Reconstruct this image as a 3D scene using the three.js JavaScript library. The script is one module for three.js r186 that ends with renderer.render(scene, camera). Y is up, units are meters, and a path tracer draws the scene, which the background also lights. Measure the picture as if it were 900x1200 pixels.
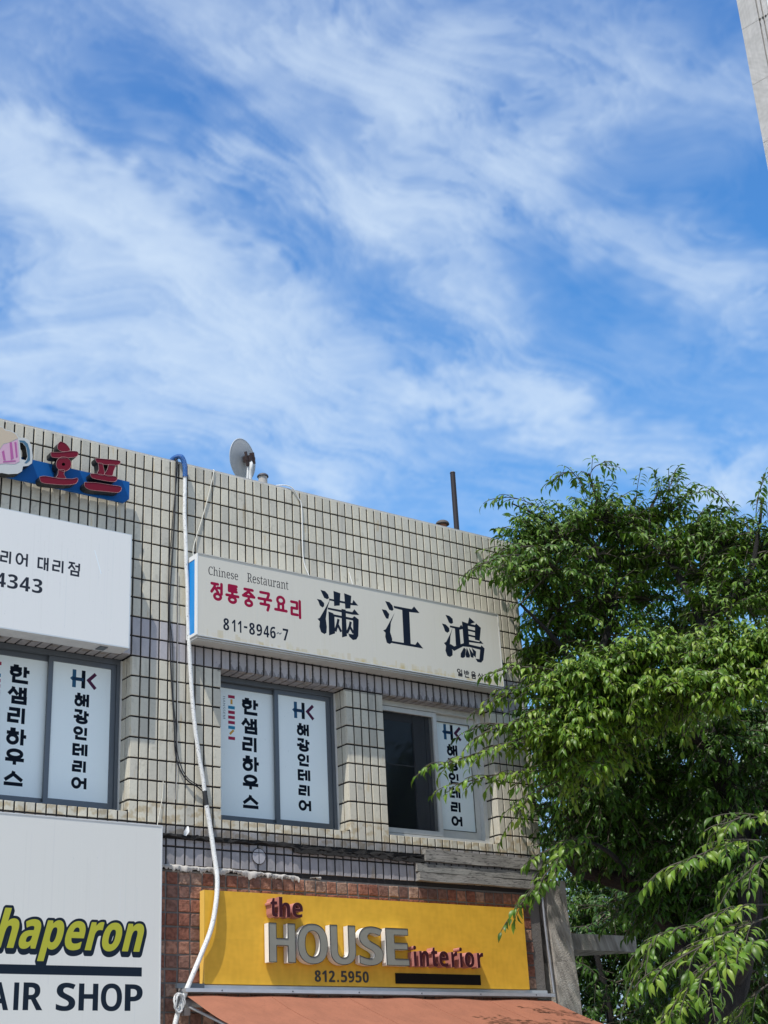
import * as THREE from 'three';
import { mergeGeometries } from 'three/addons/utils/BufferGeometryUtils.js';
import { FontLoader } from 'three/addons/loaders/FontLoader.js';
import { createNoise2D, createNoise3D } from 'simplex-noise';

// ---------------------------------------------------------------- camera, sky, sun, exposure
const F = 1691.6, IW = 900, IH = 1200;
const scene = new THREE.Scene();
const camera = new THREE.PerspectiveCamera(2 * Math.atan(IH / 2 / F) * 180 / Math.PI, IW / IH, 0.1, 400);
camera.position.set(-6.821, 1.6, 12.118);
camera.rotation.set(23.283 * Math.PI / 180, -37.107 * Math.PI / 180, -3.009 * Math.PI / 180, 'YXZ');
camera.updateMatrixWorld(true);
const renderer = new THREE.WebGLRenderer({ antialias: true });
renderer.toneMapping = THREE.LinearToneMapping;
renderer.toneMappingExposure = 1.1;
renderer.shadowMap.enabled = true;

let seed = 20240611;
const rnd = () => { seed = (seed + 0x6d2b79f5) | 0; let t = Math.imul(seed ^ (seed >>> 15), 1 | seed); t = (t + Math.imul(t ^ (t >>> 7), 61 | t)) ^ t; return ((t ^ (t >>> 14)) >>> 0) / 4294967296; };
const rr = (a, b) => a + (b - a) * rnd();
const V = (x, y, z) => new THREE.Vector3(x, y, z);
const clamp = (x, a = 0, b = 1) => Math.min(b, Math.max(a, x));
const smooth = (a, b, x) => { const t = clamp((x - a) / (b - a)); return t * t * (3 - 2 * t); };
const n2 = createNoise2D(rnd), n3 = createNoise3D(rnd);
const rayDir = (px, py) => V((px - 450) / F, -(py - 600) / F, -1).applyQuaternion(camera.quaternion);   // unit depth along the view axis
const at = (px, py, depth) => rayDir(px, py).multiplyScalar(depth).add(camera.position);
function toPx(p) { const q = p.clone().sub(camera.position).applyQuaternion(camera.quaternion.clone().invert()); return [450 + F * q.x / -q.z, 600 - F * q.y / -q.z, -q.z]; }

const SUN = V(-0.41, 0.88, 0.21).normalize();
const sun = new THREE.DirectionalLight(new THREE.Color(1, 0.965, 0.905), 4.6);
sun.name = 'sun';
sun.position.copy(SUN).multiplyScalar(60).add(V(2, 4, 0));
sun.target.position.set(2, 4, 0);
sun.castShadow = true;
sun.shadow.mapSize.set(2048, 2048);
Object.assign(sun.shadow.camera, { left: -20, right: 20, top: 20, bottom: -20, near: 1, far: 140 });
scene.add(sun, sun.target);

// the sky: clear summer blue with thin cirrus; the wisps are given as directions, the rest of the dome goes on in the same manner
function makeSky() {
  const W = 4096, H = 2048, LW = 1024, LH = 512;
  const low = new Float32Array(LW * LH);
  const wisps = [];
  const add = (c, e1, s1, s2, amp) => { const e2 = c.clone().cross(e1).normalize(); wisps.push([c, e1, e2, s1, s2, amp]); };
  const seen = [[60, 215, 150, 36, 27, .8], [170, 270, 150, 30, 30, .45], [258, 182, 62, 22, -32, .62], [175, 150, 40, 14, 55, .25], [425, 235, 105, 34, 8, .85], [480, 255, 70, 24, -20, .4],
    [470, 95, 95, 48, 24, .75], [340, 45, 150, 40, 14, .45], [560, 60, 90, 40, 30, .35], [650, 165, 100, 26, -38, .42], [700, 60, 120, 40, 20, .3], [600, 210, 90, 22, 32, .35],
    [170, 395, 170, 48, 24, .9], [60, 362, 60, 12, 50, .4], [40, 440, 130, 36, 10, .7], [290, 330, 180, 34, 26, .5], [330, 440, 140, 40, 30, .5], [560, 468, 120, 20, 10, .75], [480, 440, 34, 18, 40, .5], [690, 490, 130, 26, 18, .4],
    [540, 330, 80, 46, 60, .42], [600, 400, 60, 30, 50, .3], [790, 300, 110, 30, 26, .5], [850, 380, 80, 40, 40, .3], [870, 100, 40, 20, -20, .3], [150, 500, 260, 34, 12, .35], [365, 565, 50, 18, 50, .4], [40, 60, 60, 60, 10, .25], [780, 540, 140, 30, 5, .25], [860, 560, 60, 40, 5, .4]];
  for (const [x, y, a, b, deg, amp] of seen) {
    const c = rayDir(x, y).normalize(), t = deg * Math.PI / 180, e = rayDir(x + 50 * Math.cos(t), y + 50 * Math.sin(t)).normalize();
    add(c, e.addScaledVector(c, -e.dot(c)).normalize(), 1.08 * a / F, 1.12 * b / F, amp * .92);
  }
  const mid = rayDir(450, 300).normalize();
  for (let i = 0; i < 420; i++) {
    const y = rr(0.05, 1), a = rr(0, 6.283), c = V(Math.cos(a) * Math.sqrt(1 - y * y), y, Math.sin(a) * Math.sqrt(1 - y * y));
    if (c.dot(mid) > 0.9) continue;
    const e = V(rr(-1, 1), rr(-.3, .3), rr(-1, 1)); e.addScaledVector(c, -e.dot(c)).normalize();
    add(c, e, rr(.05, .13), rr(.012, .04), rr(.25, .8));
  }
  const d = V(0, 0, 0);
  const dirOf = (u, v, out) => { const up = (v - 0.5) * Math.PI, ro = (u - 0.5) * 2 * Math.PI; return out.set(Math.cos(ro) * Math.cos(up), Math.sin(up), Math.sin(ro) * Math.cos(up)); };
  for (let j = LH / 2 - 2; j < LH; j++) for (let i = 0; i < LW; i++) {
    dirOf((i + .5) / LW, (j + .5) / LH, d);
    let s = 0;
    for (const [c, e1, e2, s1, s2, amp] of wisps) {
      const k = d.dot(c);
      if (k < 0.93) continue;
      const u = d.dot(e1) / s1, v = d.dot(e2) / s2, q = u * u + v * v;
      if (q < 9) s += amp * Math.exp(-q * 0.75);
    }
    low[j * LW + i] = s;
  }
  const plane = (q) => [q.x / (q.y + .12), q.z / (q.y + .12)];
  const a0 = plane(rayDir(250, 300).normalize()), a1 = plane(rayDir(520, 430).normalize());
  let sx = a1[0] - a0[0], sz = a1[1] - a0[1]; const sl = Math.hypot(sx, sz); sx /= sl; sz /= sl;
  const data = new Float32Array(W * H * 4);
  for (let j = 0; j < H; j++) for (let i = 0; i < W; i++) {
    const o = (j * W + i) * 4;
    dirOf((i + .5) / W, (j + .5) / H, d);
    const el = Math.max(d.y, 0), g = Math.pow(1 - el, 2.6), cs = d.dot(SUN);
    // air
    const hz = Math.pow(1 - el, 5), gc = Math.min(g, .35);
    let r = 0.046 + .09 * gc, gg = 0.16 + .58 * gc, b = 0.47 + 1.12 * gc;
    r += (.62 - r) * hz; gg += (.74 - gg) * hz; b += (.88 - b) * hz;
    const halo = 0.55 * Math.pow(clamp(cs * .5 + .5), 7) + 1.2 * Math.pow(Math.max(cs, 0), 40);
    r += halo * .9; gg += halo * .85; b += halo * .7;
    if (d.y > -0.02) {
      const fx = (i + .5) / W * LW - .5, fy = (j + .5) / H * LH - .5, x0 = Math.floor(fx), y0 = Math.min(Math.floor(fy), LH - 2), tx = fx - x0, ty = fy - y0;
      const L = (x, y) => low[y * LW + (x + LW) % LW];
      const px = d.x / (el + .12), pz = d.z / (el + .12), u = px * sx + pz * sz, v = -px * sz + pz * sx;
      const w1 = n2(u * 1.6 + 3, v * 1.6), w2 = n2(u * 1.6 - 7, v * 1.6 + 9), w3 = n2(u * 5, v * 5 + 4);
      const uu = u + w1 * .07 + w3 * .025, vv = v + w2 * .06 + w3 * .03;
      const jx = (w1 * 1 + w3 * 2 + n2(u * 13, v * 13) * 1.6 + n2(u * 34, v * 34) * .9), jy = (w2 * .8 + n2(u * 5 + 20, v * 5) * 1.6 + n2(u * 14 + 9, v * 14) * 1.4 + n2(u * 36, v * 36 + 4) * .8);
      const qx = fx + jx, qy = clamp(fy + jy, LH / 2, LH - 2), ax = Math.floor(qx), ay = Math.floor(qy), bx = qx - ax, by = qy - ay;
      const base = (L(ax, ay) * (1 - bx) + L(ax + 1, ay) * bx) * (1 - by) + (L(ax, ay + 1) * (1 - bx) + L(ax + 1, ay + 1) * bx) * by;
      let f = 0, fa = .34, fq = 3.6;
      for (let k = 0; k < 6; k++) { f += fa * n2(uu * fq * .72 + k * 7.3, vv * fq * 1.35 - k * 3.1); fa *= .7; fq *= 2.1; }
      const rid = Math.pow(1 - Math.abs(n2(uu * 5 + f * .5, vv * 21 + f * .8)), 3) * .6 + Math.pow(1 - Math.abs(n2(uu * 11 + f, vv * 44 + 9 + f)), 3) * .4;
      const soft = n2(u * 2.1 + 11, v * 3.1 + 5) * .5 + .5;
      let den = base * .64 + (f * .42 + (rid - .35) * .15) * smooth(.02, .6, base) + Math.max(0, f * .5 + rid * .15 + .16) * (.14 + .27 * soft) - .02;
      const alpha = .93 * (1 - Math.exp(-1.55 * Math.max(den, 0))) * smooth(-.02, .06, d.y);
      const lit = 1 + .25 * halo;
      r += (0.67 * lit - r) * alpha; gg += (0.79 * lit - gg) * alpha; b += (0.92 * lit - b) * alpha;
    } else { r = .2; gg = .22; b = .24; }
    data[o] = r; data[o + 1] = gg; data[o + 2] = b; data[o + 3] = 1;
  }
  const t = new THREE.DataTexture(data, W, H, THREE.RGBAFormat, THREE.FloatType);
  t.mapping = THREE.EquirectangularReflectionMapping; t.magFilter = THREE.LinearFilter; t.minFilter = THREE.LinearFilter; t.needsUpdate = true;
  return t;
}
scene.background = makeSky();
scene.environment = scene.background;

// ---------------------------------------------------------------- helpers
const taken = new Map();
const numbered = (n) => { const k = taken.get(n) ?? 0; taken.set(n, k + 1); return k ? n + '_' + String(k).padStart(3, '0') : n; };
function thing(name, label, category, group, [x, y, z] = [0, 0, 0]) {
  const o = new THREE.Group(); o.name = numbered(name); o.position.set(x, y, z); scene.add(o);
  o.userData = { label, category }; if (group) o.userData.group = group;
  return o;
}
function part(name, geo, mat, parent) { const m = new THREE.Mesh(geo, mat); m.name = name; m.castShadow = m.receiveShadow = true; parent.add(m); return m; }
function struct(name, geo, mat) { const m = part(numbered(name), geo, mat, scene); m.userData = { kind: 'structure' }; return m; }
const box = (x0, x1, y0, y1, z0, z1) => { const g = new THREE.BoxGeometry(x1 - x0, y1 - y0, z1 - z0); g.translate((x0 + x1) / 2, (y0 + y1) / 2, (z0 + z1) / 2); return uvXY(g); };
function uvXY(g) {   // uv in metres from the dominant face direction
  const p = g.attributes.position, n = g.attributes.normal, uv = new Float32Array(p.count * 2);
  for (let i = 0; i < p.count; i++) {
    const ax = Math.abs(n.getX(i)), ay = Math.abs(n.getY(i)), az = Math.abs(n.getZ(i));
    if (az >= ax && az >= ay) { uv[i * 2] = p.getX(i); uv[i * 2 + 1] = p.getY(i); } else if (ax >= ay) { uv[i * 2] = p.getZ(i); uv[i * 2 + 1] = p.getY(i); } else { uv[i * 2] = p.getX(i); uv[i * 2 + 1] = p.getZ(i); }
  }
  g.setAttribute('uv', new THREE.BufferAttribute(uv, 2)); return g;
}
const bare = (g) => { const q = g.index ? g.toNonIndexed() : g; for (const k of Object.keys(q.attributes)) if (!['position', 'normal', 'uv'].includes(k)) q.deleteAttribute(k); q.clearGroups?.(); return q; };
const join = (...gs) => mergeGeometries(gs.flat().map(bare), false);
const tube = (pts, r, seg, rad = 6, tension = 0.5) => new THREE.TubeGeometry(new THREE.CatmullRomCurve3(pts, false, 'catmullrom', tension), seg, r, rad, false);
const rod = (a, b, r, rad = 6) => { const g = new THREE.CylinderGeometry(r, r, a.distanceTo(b), rad, 1); g.applyQuaternion(new THREE.Quaternion().setFromUnitVectors(V(0, 1, 0), b.clone().sub(a).normalize())); const m = a.clone().add(b).multiplyScalar(.5); g.translate(m.x, m.y, m.z); return g; };
// box with a small chamfer towards +z (tiles, bricks): 18 triangles
function chip(x0, x1, y0, y1, z0, z1, c, jit = 0) {
  const j = () => (jit ? rr(-jit, jit) : 0);
  const A = [[x0 + j(), y0 + j()], [x1 + j(), y0 + j()], [x1 + j(), y1 + j()], [x0 + j(), y1 + j()]], cx = (x0 + x1) / 2, cy = (y0 + y1) / 2;
  const B = A.map(([x, y]) => [x + Math.sign(cx - x) * c, y + Math.sign(cy - y) * c]);
  const pos = [], q = (a, b, d, e) => pos.push(...a, ...b, ...d, ...a, ...d, ...e);
  const zf = [0, 1, 2, 3].map(() => z1 + j() * .6), f = B.map(([x, y], i) => [x, y, zf[i]]), m = A.map(([x, y], i) => [x, y, zf[i] - c]), k = A.map(([x, y]) => [x, y, z0]);
  q(f[0], f[1], f[2], f[3]);
  for (let i = 0; i < 4; i++) { const n = (i + 1) % 4; q(m[i], m[n], f[n], f[i]); q(k[i], k[n], m[n], m[i]); }
  const g = new THREE.BufferGeometry(); g.setAttribute('position', new THREE.Float32BufferAttribute(pos, 3)); g.computeVertexNormals();
  const uv = new Float32Array(pos.length / 3 * 2); for (let i = 0; i < pos.length / 3; i++) { uv[i * 2] = pos[i * 3]; uv[i * 2 + 1] = pos[i * 3 + 1]; }
  g.setAttribute('uv', new THREE.BufferAttribute(uv, 2)); return g;
}
function tint(g, c) { const n = g.attributes.position.count, a = new Float32Array(n * 3); for (let i = 0; i < n; i++) a.set(c, i * 3); g.setAttribute('color', new THREE.BufferAttribute(a, 3)); return g; }
const joinTinted = (gs) => mergeGeometries(gs, false);
const lin = (hex) => new THREE.Color(hex);
const M = (o) => new THREE.MeshStandardMaterial(o), MP = (o) => new THREE.MeshPhysicalMaterial(o);

function noiseTex(w, h, fn, srgb = false, rep) {
  const d = new Uint8Array(w * h * 4);
  for (let j = 0; j < h; j++) for (let i = 0; i < w; i++) { const v = fn(i / w, j / h), o = (j * w + i) * 4; if (typeof v === 'number') d[o] = d[o + 1] = d[o + 2] = clamp(v) * 255; else { d[o] = clamp(v[0]) * 255; d[o + 1] = clamp(v[1]) * 255; d[o + 2] = clamp(v[2]) * 255; } d[o + 3] = 255; }
  const t = new THREE.DataTexture(d, w, h, THREE.RGBAFormat); t.magFilter = THREE.LinearFilter; t.minFilter = THREE.LinearMipmapLinearFilter; t.generateMipmaps = true; t.wrapS = t.wrapT = THREE.RepeatWrapping; if (srgb) t.colorSpace = THREE.SRGBColorSpace; if (rep) t.repeat.set(...rep); t.needsUpdate = true; return t;
}
// noise that repeats without a seam
const loop = (u, v, f, s = 0) => { const a = u * 6.2832, b = v * 6.2832; return n3(Math.cos(a) * f * .16 + s, Math.sin(a) * f * .16 + Math.cos(b) * f * .16, Math.sin(b) * f * .16 - s); };
const fineBump = noiseTex(256, 256, (u, v) => .5 + .25 * loop(u, v, 20) + .2 * loop(u, v, 60, 3) + .1 * (rnd() - .5), false, [2.2, 2.2]);
const grime = noiseTex(512, 512, (u, v) => { const a = loop(u, v, 6, 1) * .5 + loop(u, v, 16, 5) * .3 + loop(u, v, 50, 9) * .2; return .9 + .1 * a + .04 * (rnd() - .5); }, false, [.7, .7]);
const roughGrain = noiseTex(256, 256, (u, v) => .72 + .2 * loop(u, v, 12, 2) + .12 * (rnd() - .5), false, [1.5, 1.5]);

// ---------------------------------------------------------------- lettering
// Hangul drawn from strokes; every letter in a unit square, y down
const JAMO = {
  'ㄱ': [['l', .02, .1, .95, .1, .95, .3, .8, 1]], 'ㄱv': [['l', .02, .1, .9, .1, .85, .5, .1, 1]], 'ㄴ': [['l', .08, 0, .08, .9, 1, .9]], 'ㄷ': [['l', 1, .1, .08, .1, .08, .9, 1, .9]],
  'ㄹ': [['l', .03, .08, .95, .08, .95, .5, .06, .5, .06, .93, 1, .93]], 'ㅁ': [['c', .07, .07, .93, .07, .93, .93, .07, .93]], 'ㅂ': [['l', .08, 0, .08, .95, .92, .95, .92, 0], ['l', .08, .45, .92, .45]],
  'ㅅ': [['l', .5, .02, .45, .35, .0, .95], ['l', .48, .3, 1, .95]], 'ㅇ': [['o', .5, .5, .45, .45]], 'ㅈ': [['l', .03, .08, .97, .08], ['l', .52, .08, .45, .45, 0, .98], ['l', .48, .42, 1, .98]],
  'ㅌ': [['l', 1, .06, .08, .06, .08, .94, 1, .94], ['l', .08, .5, .95, .5]], 'ㅎ': [['l', .28, .04, .72, .04], ['l', 0, .27, 1, .27], ['o', .5, .7, .38, .28]], 'ㅍ': [['l', 0, .08, 1, .08], ['l', 0, .92, 1, .92], ['l', .3, .08, .33, .92], ['l', .7, .08, .67, .92]],
  'ㅏ': [['l', .3, 0, .3, 1], ['l', .3, .45, 1, .45]], 'ㅐ': [['l', .18, .03, .18, .97], ['l', .82, 0, .82, 1], ['l', .18, .47, .82, .47]], 'ㅓ': [['l', .8, 0, .8, 1], ['l', 0, .42, .8, .42]], 'ㅔ': [['l', .45, .03, .45, .97], ['l', .9, 0, .9, 1], ['l', -.1, .45, .45, .45]], 'ㅣ': [['l', .6, 0, .6, 1]],
  'ㅗ': [['l', .5, .1, .5, .85], ['l', 0, .85, 1, .85]], 'ㅜ': [['l', 0, .15, 1, .15], ['l', .5, .15, .5, 1]], 'ㅡ': [['l', 0, .5, 1, .5]], 'ㅛ': [['l', .3, .05, .3, .85], ['l', .7, .05, .7, .85], ['l', 0, .85, 1, .85]],
};
const SYL = {
  한: [['ㅎ', 0, 0, .6, .6], ['ㅏ', .68, 0, 1, .68], ['ㄴ', .14, .68, .95, 1]], 샘: [['ㅅ', 0, .0, .5, .52], ['ㅐ', .56, 0, .97, .6], ['ㅁ', .2, .66, .97, 1]], 리: [['ㄹ', 0, .04, .62, .92], ['ㅣ', .62, 0, 1.05, 1]], 하: [['ㅎ', 0, .02, .62, .92], ['ㅏ', .7, 0, 1, 1]],
  우: [['ㅇ', .1, 0, .9, .55], ['ㅜ', 0, .6, 1, 1]], 스: [['ㅅ', .04, 0, .96, .68], ['ㅡ', 0, .8, 1, 1]], 해: [['ㅎ', 0, .02, .54, .92], ['ㅐ', .58, 0, 1, 1]], 광: [['ㄱ', .04, 0, .5, .3], ['ㅗ', 0, .3, .58, .58], ['ㅏ', .66, 0, 1, .62], ['ㅇ', .2, .64, .88, 1]],
  인: [['ㅇ', 0, .02, .6, .58], ['ㅣ', .64, 0, 1.04, .7], ['ㄴ', .12, .7, .96, 1]], 테: [['ㅌ', 0, .05, .46, .95], ['ㅔ', .44, 0, 1, 1]], 어: [['ㅇ', 0, .06, .6, .92], ['ㅓ', .6, 0, 1.05, 1]], 대: [['ㄷ', 0, .06, .48, .92], ['ㅐ', .56, 0, 1, 1]],
  점: [['ㅈ', 0, 0, .6, .56], ['ㅓ', .6, 0, 1.05, .6], ['ㅁ', .22, .66, .96, 1]], 정: [['ㅈ', 0, 0, .62, .56], ['ㅓ', .6, 0, 1.05, .62], ['ㅇ', .24, .62, .92, 1]], 통: [['ㅌ', .16, 0, .86, .36], ['ㅗ', 0, .36, 1, .64], ['ㅇ', .18, .66, .82, 1]], 중: [['ㅈ', .12, 0, .88, .36], ['ㅜ', 0, .38, 1, .68], ['ㅇ', .18, .66, .82, 1]],
  국: [['ㄱ', .14, 0, .86, .32], ['ㅜ', 0, .36, 1, .64], ['ㄱ', .14, .66, .86, 1]], 요: [['ㅇ', .16, 0, .84, .52], ['ㅛ', 0, .52, 1, 1]], 일: [['ㅇ', 0, 0, .6, .5], ['ㅣ', .62, 0, 1.04, .54], ['ㄹ', .16, .6, .96, 1]], 반: [['ㅂ', .02, 0, .56, .56], ['ㅏ', .64, 0, 1, .66], ['ㄴ', .14, .7, .92, 1]],
  음: [['ㅇ', .14, 0, .86, .42], ['ㅡ', 0, .44, 1, .6], ['ㅁ', .16, .66, .86, 1]], 식: [['ㅅ', 0, 0, .64, .56], ['ㅣ', .6, 0, 1.05, .58], ['ㄱ', .16, .66, .92, 1]],
};
class Sheet {   // a canvas that is drawn on in the metres of the surface it covers
  constructor(x0, y0, x1, y1, ppm, bg) { Object.assign(this, { x0, y0, x1, y1, ppm }); this.c = document.createElement('canvas'); this.c.width = Math.min(2048, Math.round((x1 - x0) * ppm)); this.c.height = Math.round((y1 - y0) * ppm); this.sx = this.c.width / (x1 - x0); this.k = this.c.getContext('2d'); this.k.fillStyle = bg; this.k.fillRect(0, 0, this.c.width, this.c.height); }
  X(x) { return (x - this.x0) * this.sx; } Y(y) { return (this.y1 - y) * this.ppm; }
  rect(x0, y0, x1, y1, c) { this.k.fillStyle = c; this.k.fillRect(this.X(x0), this.Y(y1), (x1 - x0) * this.sx, (y1 - y0) * this.ppm); }
  poly(pts, c) { const k = this.k; k.fillStyle = c; k.beginPath(); pts.forEach(([x, y], i) => k[i ? 'lineTo' : 'moveTo'](this.X(x), this.Y(y))); k.closePath(); k.fill(); }
  line(pts, w, c, cap = 'butt') { const k = this.k; k.strokeStyle = c; k.lineWidth = w * this.ppm; k.lineCap = cap; k.lineJoin = 'miter'; k.beginPath(); pts.forEach(([x, y], i) => k[i ? 'lineTo' : 'moveTo'](this.X(x), this.Y(y))); k.stroke(); }
  han(ch, cx, cy, w, h, sw, c, round) {
    const k = this.k; k.strokeStyle = c; k.lineWidth = sw * this.ppm; k.lineCap = round ? 'round' : 'butt'; k.lineJoin = round ? 'round' : 'miter';
    const W = w - sw, H = h - sw;
    for (const [j, a, b, e, f] of SYL[ch]) for (const s of JAMO[j]) {
      const px = (u) => this.X(cx - W / 2 + (a + u * (e - a)) * W), py = (v) => this.Y(cy + H / 2 - (b + v * (f - b)) * H);
      k.beginPath();
      if (s[0] === 'o') { k.ellipse(px(s[1]), py(s[2]), s[3] * (e - a) * W * this.sx, s[4] * (f - b) * H * this.ppm, 0, 0, 6.3); } else { for (let i = 1; i < s.length; i += 2) k[i > 1 ? 'lineTo' : 'moveTo'](px(s[i]), py(s[i + 1])); if (s[0] === 'c') k.closePath(); }
      k.stroke();
    }
  }
  text(str, cx, cy, w, h, c, font = 'bold 200px sans-serif', o = {}) {   // fitted into a w by h box
    const k = this.k; k.save(); k.font = font; const m = k.measureText(str), bw = m.actualBoundingBoxLeft + m.actualBoundingBoxRight, bh = m.actualBoundingBoxAscent + m.actualBoundingBoxDescent;
    k.translate(this.X(cx), this.Y(cy)); if (o.skew) k.transform(1, 0, o.skew, 1, 0, 0); k.scale(w * this.sx / bw, h * this.ppm / bh);
    const x = -(bw / 2) + m.actualBoundingBoxLeft, y = m.actualBoundingBoxAscent - bh / 2;
    if (o.rot) { k.rotate(o.rot); }
    if (o.stroke) { k.strokeStyle = o.stroke; k.lineJoin = 'round'; k.lineWidth = o.sw; k.strokeText(str, x, y); if (!o.only) { k.fillStyle = c; k.fillText(str, x, y); } } else { k.fillStyle = c; k.fillText(str, x, y); }
    k.restore();
  }
  speckle(n, c, rMax, aMax) { const k = this.k; for (let i = 0; i < n; i++) { k.globalAlpha = rr(.02, aMax); k.fillStyle = c; k.beginPath(); const r = rr(.2, 1) * rMax * this.ppm; k.ellipse(rnd() * this.c.width, rnd() * this.c.height, r, r * rr(1, 3), 0, 0, 6.3); k.fill(); } k.globalAlpha = 1; }
  tex() { const t = new THREE.CanvasTexture(this.c); t.colorSpace = THREE.SRGBColorSpace; t.anisotropy = 8; return t; }
  face(z) { const g = new THREE.PlaneGeometry(this.x1 - this.x0, this.y1 - this.y0); g.translate((this.x0 + this.x1) / 2, (this.y0 + this.y1) / 2, z); return g; }
}
const font = await new FontLoader().loadAsync('fonts/droid/droid_sans_bold.typeface.json');
function glyph(ch, cx, cy, w, h) {   // shapes of a letter fitted to a box, in metres
  const shapes = font.generateShapes(ch, 1), g = new THREE.ShapeGeometry(shapes); g.computeBoundingBox();
  const b = g.boundingBox, kx = w / (b.max.x - b.min.x), ky = h / (b.max.y - b.min.y), mx = (b.max.x + b.min.x) / 2, my = (b.max.y + b.min.y) / 2;
  const tr = (p) => new THREE.Vector2(cx + (p.x - mx) * kx, cy + (p.y - my) * ky);
  return shapes.map((s) => { const q = s.extractPoints(12), out = new THREE.Shape(q.shape.map(tr)); out.holes = q.holes.map((hh) => new THREE.Path(hh.map(tr))); return out; });
}
const extrude = (shapes, z0, depth, bevel = 0) => { const g = new THREE.ExtrudeGeometry(shapes, { depth: depth - bevel, bevelEnabled: bevel > 0, bevelThickness: bevel, bevelSize: bevel * .6, bevelOffset: -bevel * .6, bevelSegments: 1, curveSegments: 10 }); g.translate(0, 0, z0); return g; };
const shapeOf = (pts) => new THREE.Shape(pts.map(([x, y]) => new THREE.Vector2(x, y)));
const blob = (pts) => new THREE.Shape(new THREE.SplineCurve([...pts, pts[0]].map(([x, y]) => new THREE.Vector2(x, y))).getPoints(pts.length * 4).slice(0, -1));
// outlines noted on an enlargement of the photograph, carried onto the plane z in which the sign stands
const carry = (ox, oy, s, z) => ([x, y]) => { const d = rayDir(ox + x / s, oy + y / s), t = (z - camera.position.z) / d.z; return [camera.position.x + d.x * t, camera.position.y + d.y * t]; };

// ---------------------------------------------------------------- ground
const asphalt = M({ color: new THREE.Color(.24, .23, .215), roughness: .95, map: grime, bumpMap: fineBump, bumpScale: .004 });
const paveMat = M({ color: new THREE.Color(.42, .39, .35), roughness: .9, map: grime, bumpMap: fineBump, bumpScale: .002 });
{ const g = new THREE.PlaneGeometry(800, 800); g.rotateX(-Math.PI / 2); uvXY(g); struct('ground', g, M({ color: new THREE.Color(.3, .285, .26), roughness: 1 })); }
struct('pavement', box(-40, 60, .01, .13, .05, 4.2), paveMat);
struct('kerb', box(-40, 60, .01, .135, 4.2, 4.4), M({ color: new THREE.Color(.4, .4, .39), roughness: .85, map: grime }));
struct('road', box(-40, 60, .004, .02, 4.4, 11.6), asphalt);
struct('pavement', box(-40, 60, .01, .13, 11.8, 16), paveMat);

// ---------------------------------------------------------------- the tiled building
const building = thing('tiled_building', 'two storey shop building clad in cream and lavender tiles over red brick', 'building');
const J = (n) => 7.96 - (n - 1) * .2;                       // height of the n-th horizontal joint
const OPEN = [[-2.3, -.8], [.2, 1.7], [2.2, 3.7]], OY0 = 4.46, OY1 = 5.96, XL = -6, XR = 4.3;
const groutMat = M({ color: new THREE.Color(.022, .02, .02), roughness: .95, map: grime, bumpMap: fineBump, bumpScale: .003 });
{
  const s = shapeOf([[XL, 3.95], [XR, 3.95], [XR, 8.12], [XL, 8.12]]);
  s.holes = OPEN.map(([a, b]) => new THREE.Path([[a + .012, OY0 + .01], [b - .012, OY0 + .01], [b - .012, OY1 - .012], [a + .012, OY1 - .012]].reverse().map(([x, y]) => new THREE.Vector2(x, y))));
  s.holes.forEach((h, i) => { const [a, b] = OPEN[i]; h.curves = []; h.setFromPoints([[a - .012, OY0 - .01], [a - .012, OY1 + .012], [b + .012, OY1 + .012], [b + .012, OY0 - .01]].map(([x, y]) => new THREE.Vector2(x, y))); });
  const g = new THREE.ExtrudeGeometry(s, { depth: .33, bevelEnabled: false }); g.translate(0, 0, -.342); uvXY(g);
  var wall = part('wall', g, groutMat, building);
}
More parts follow.
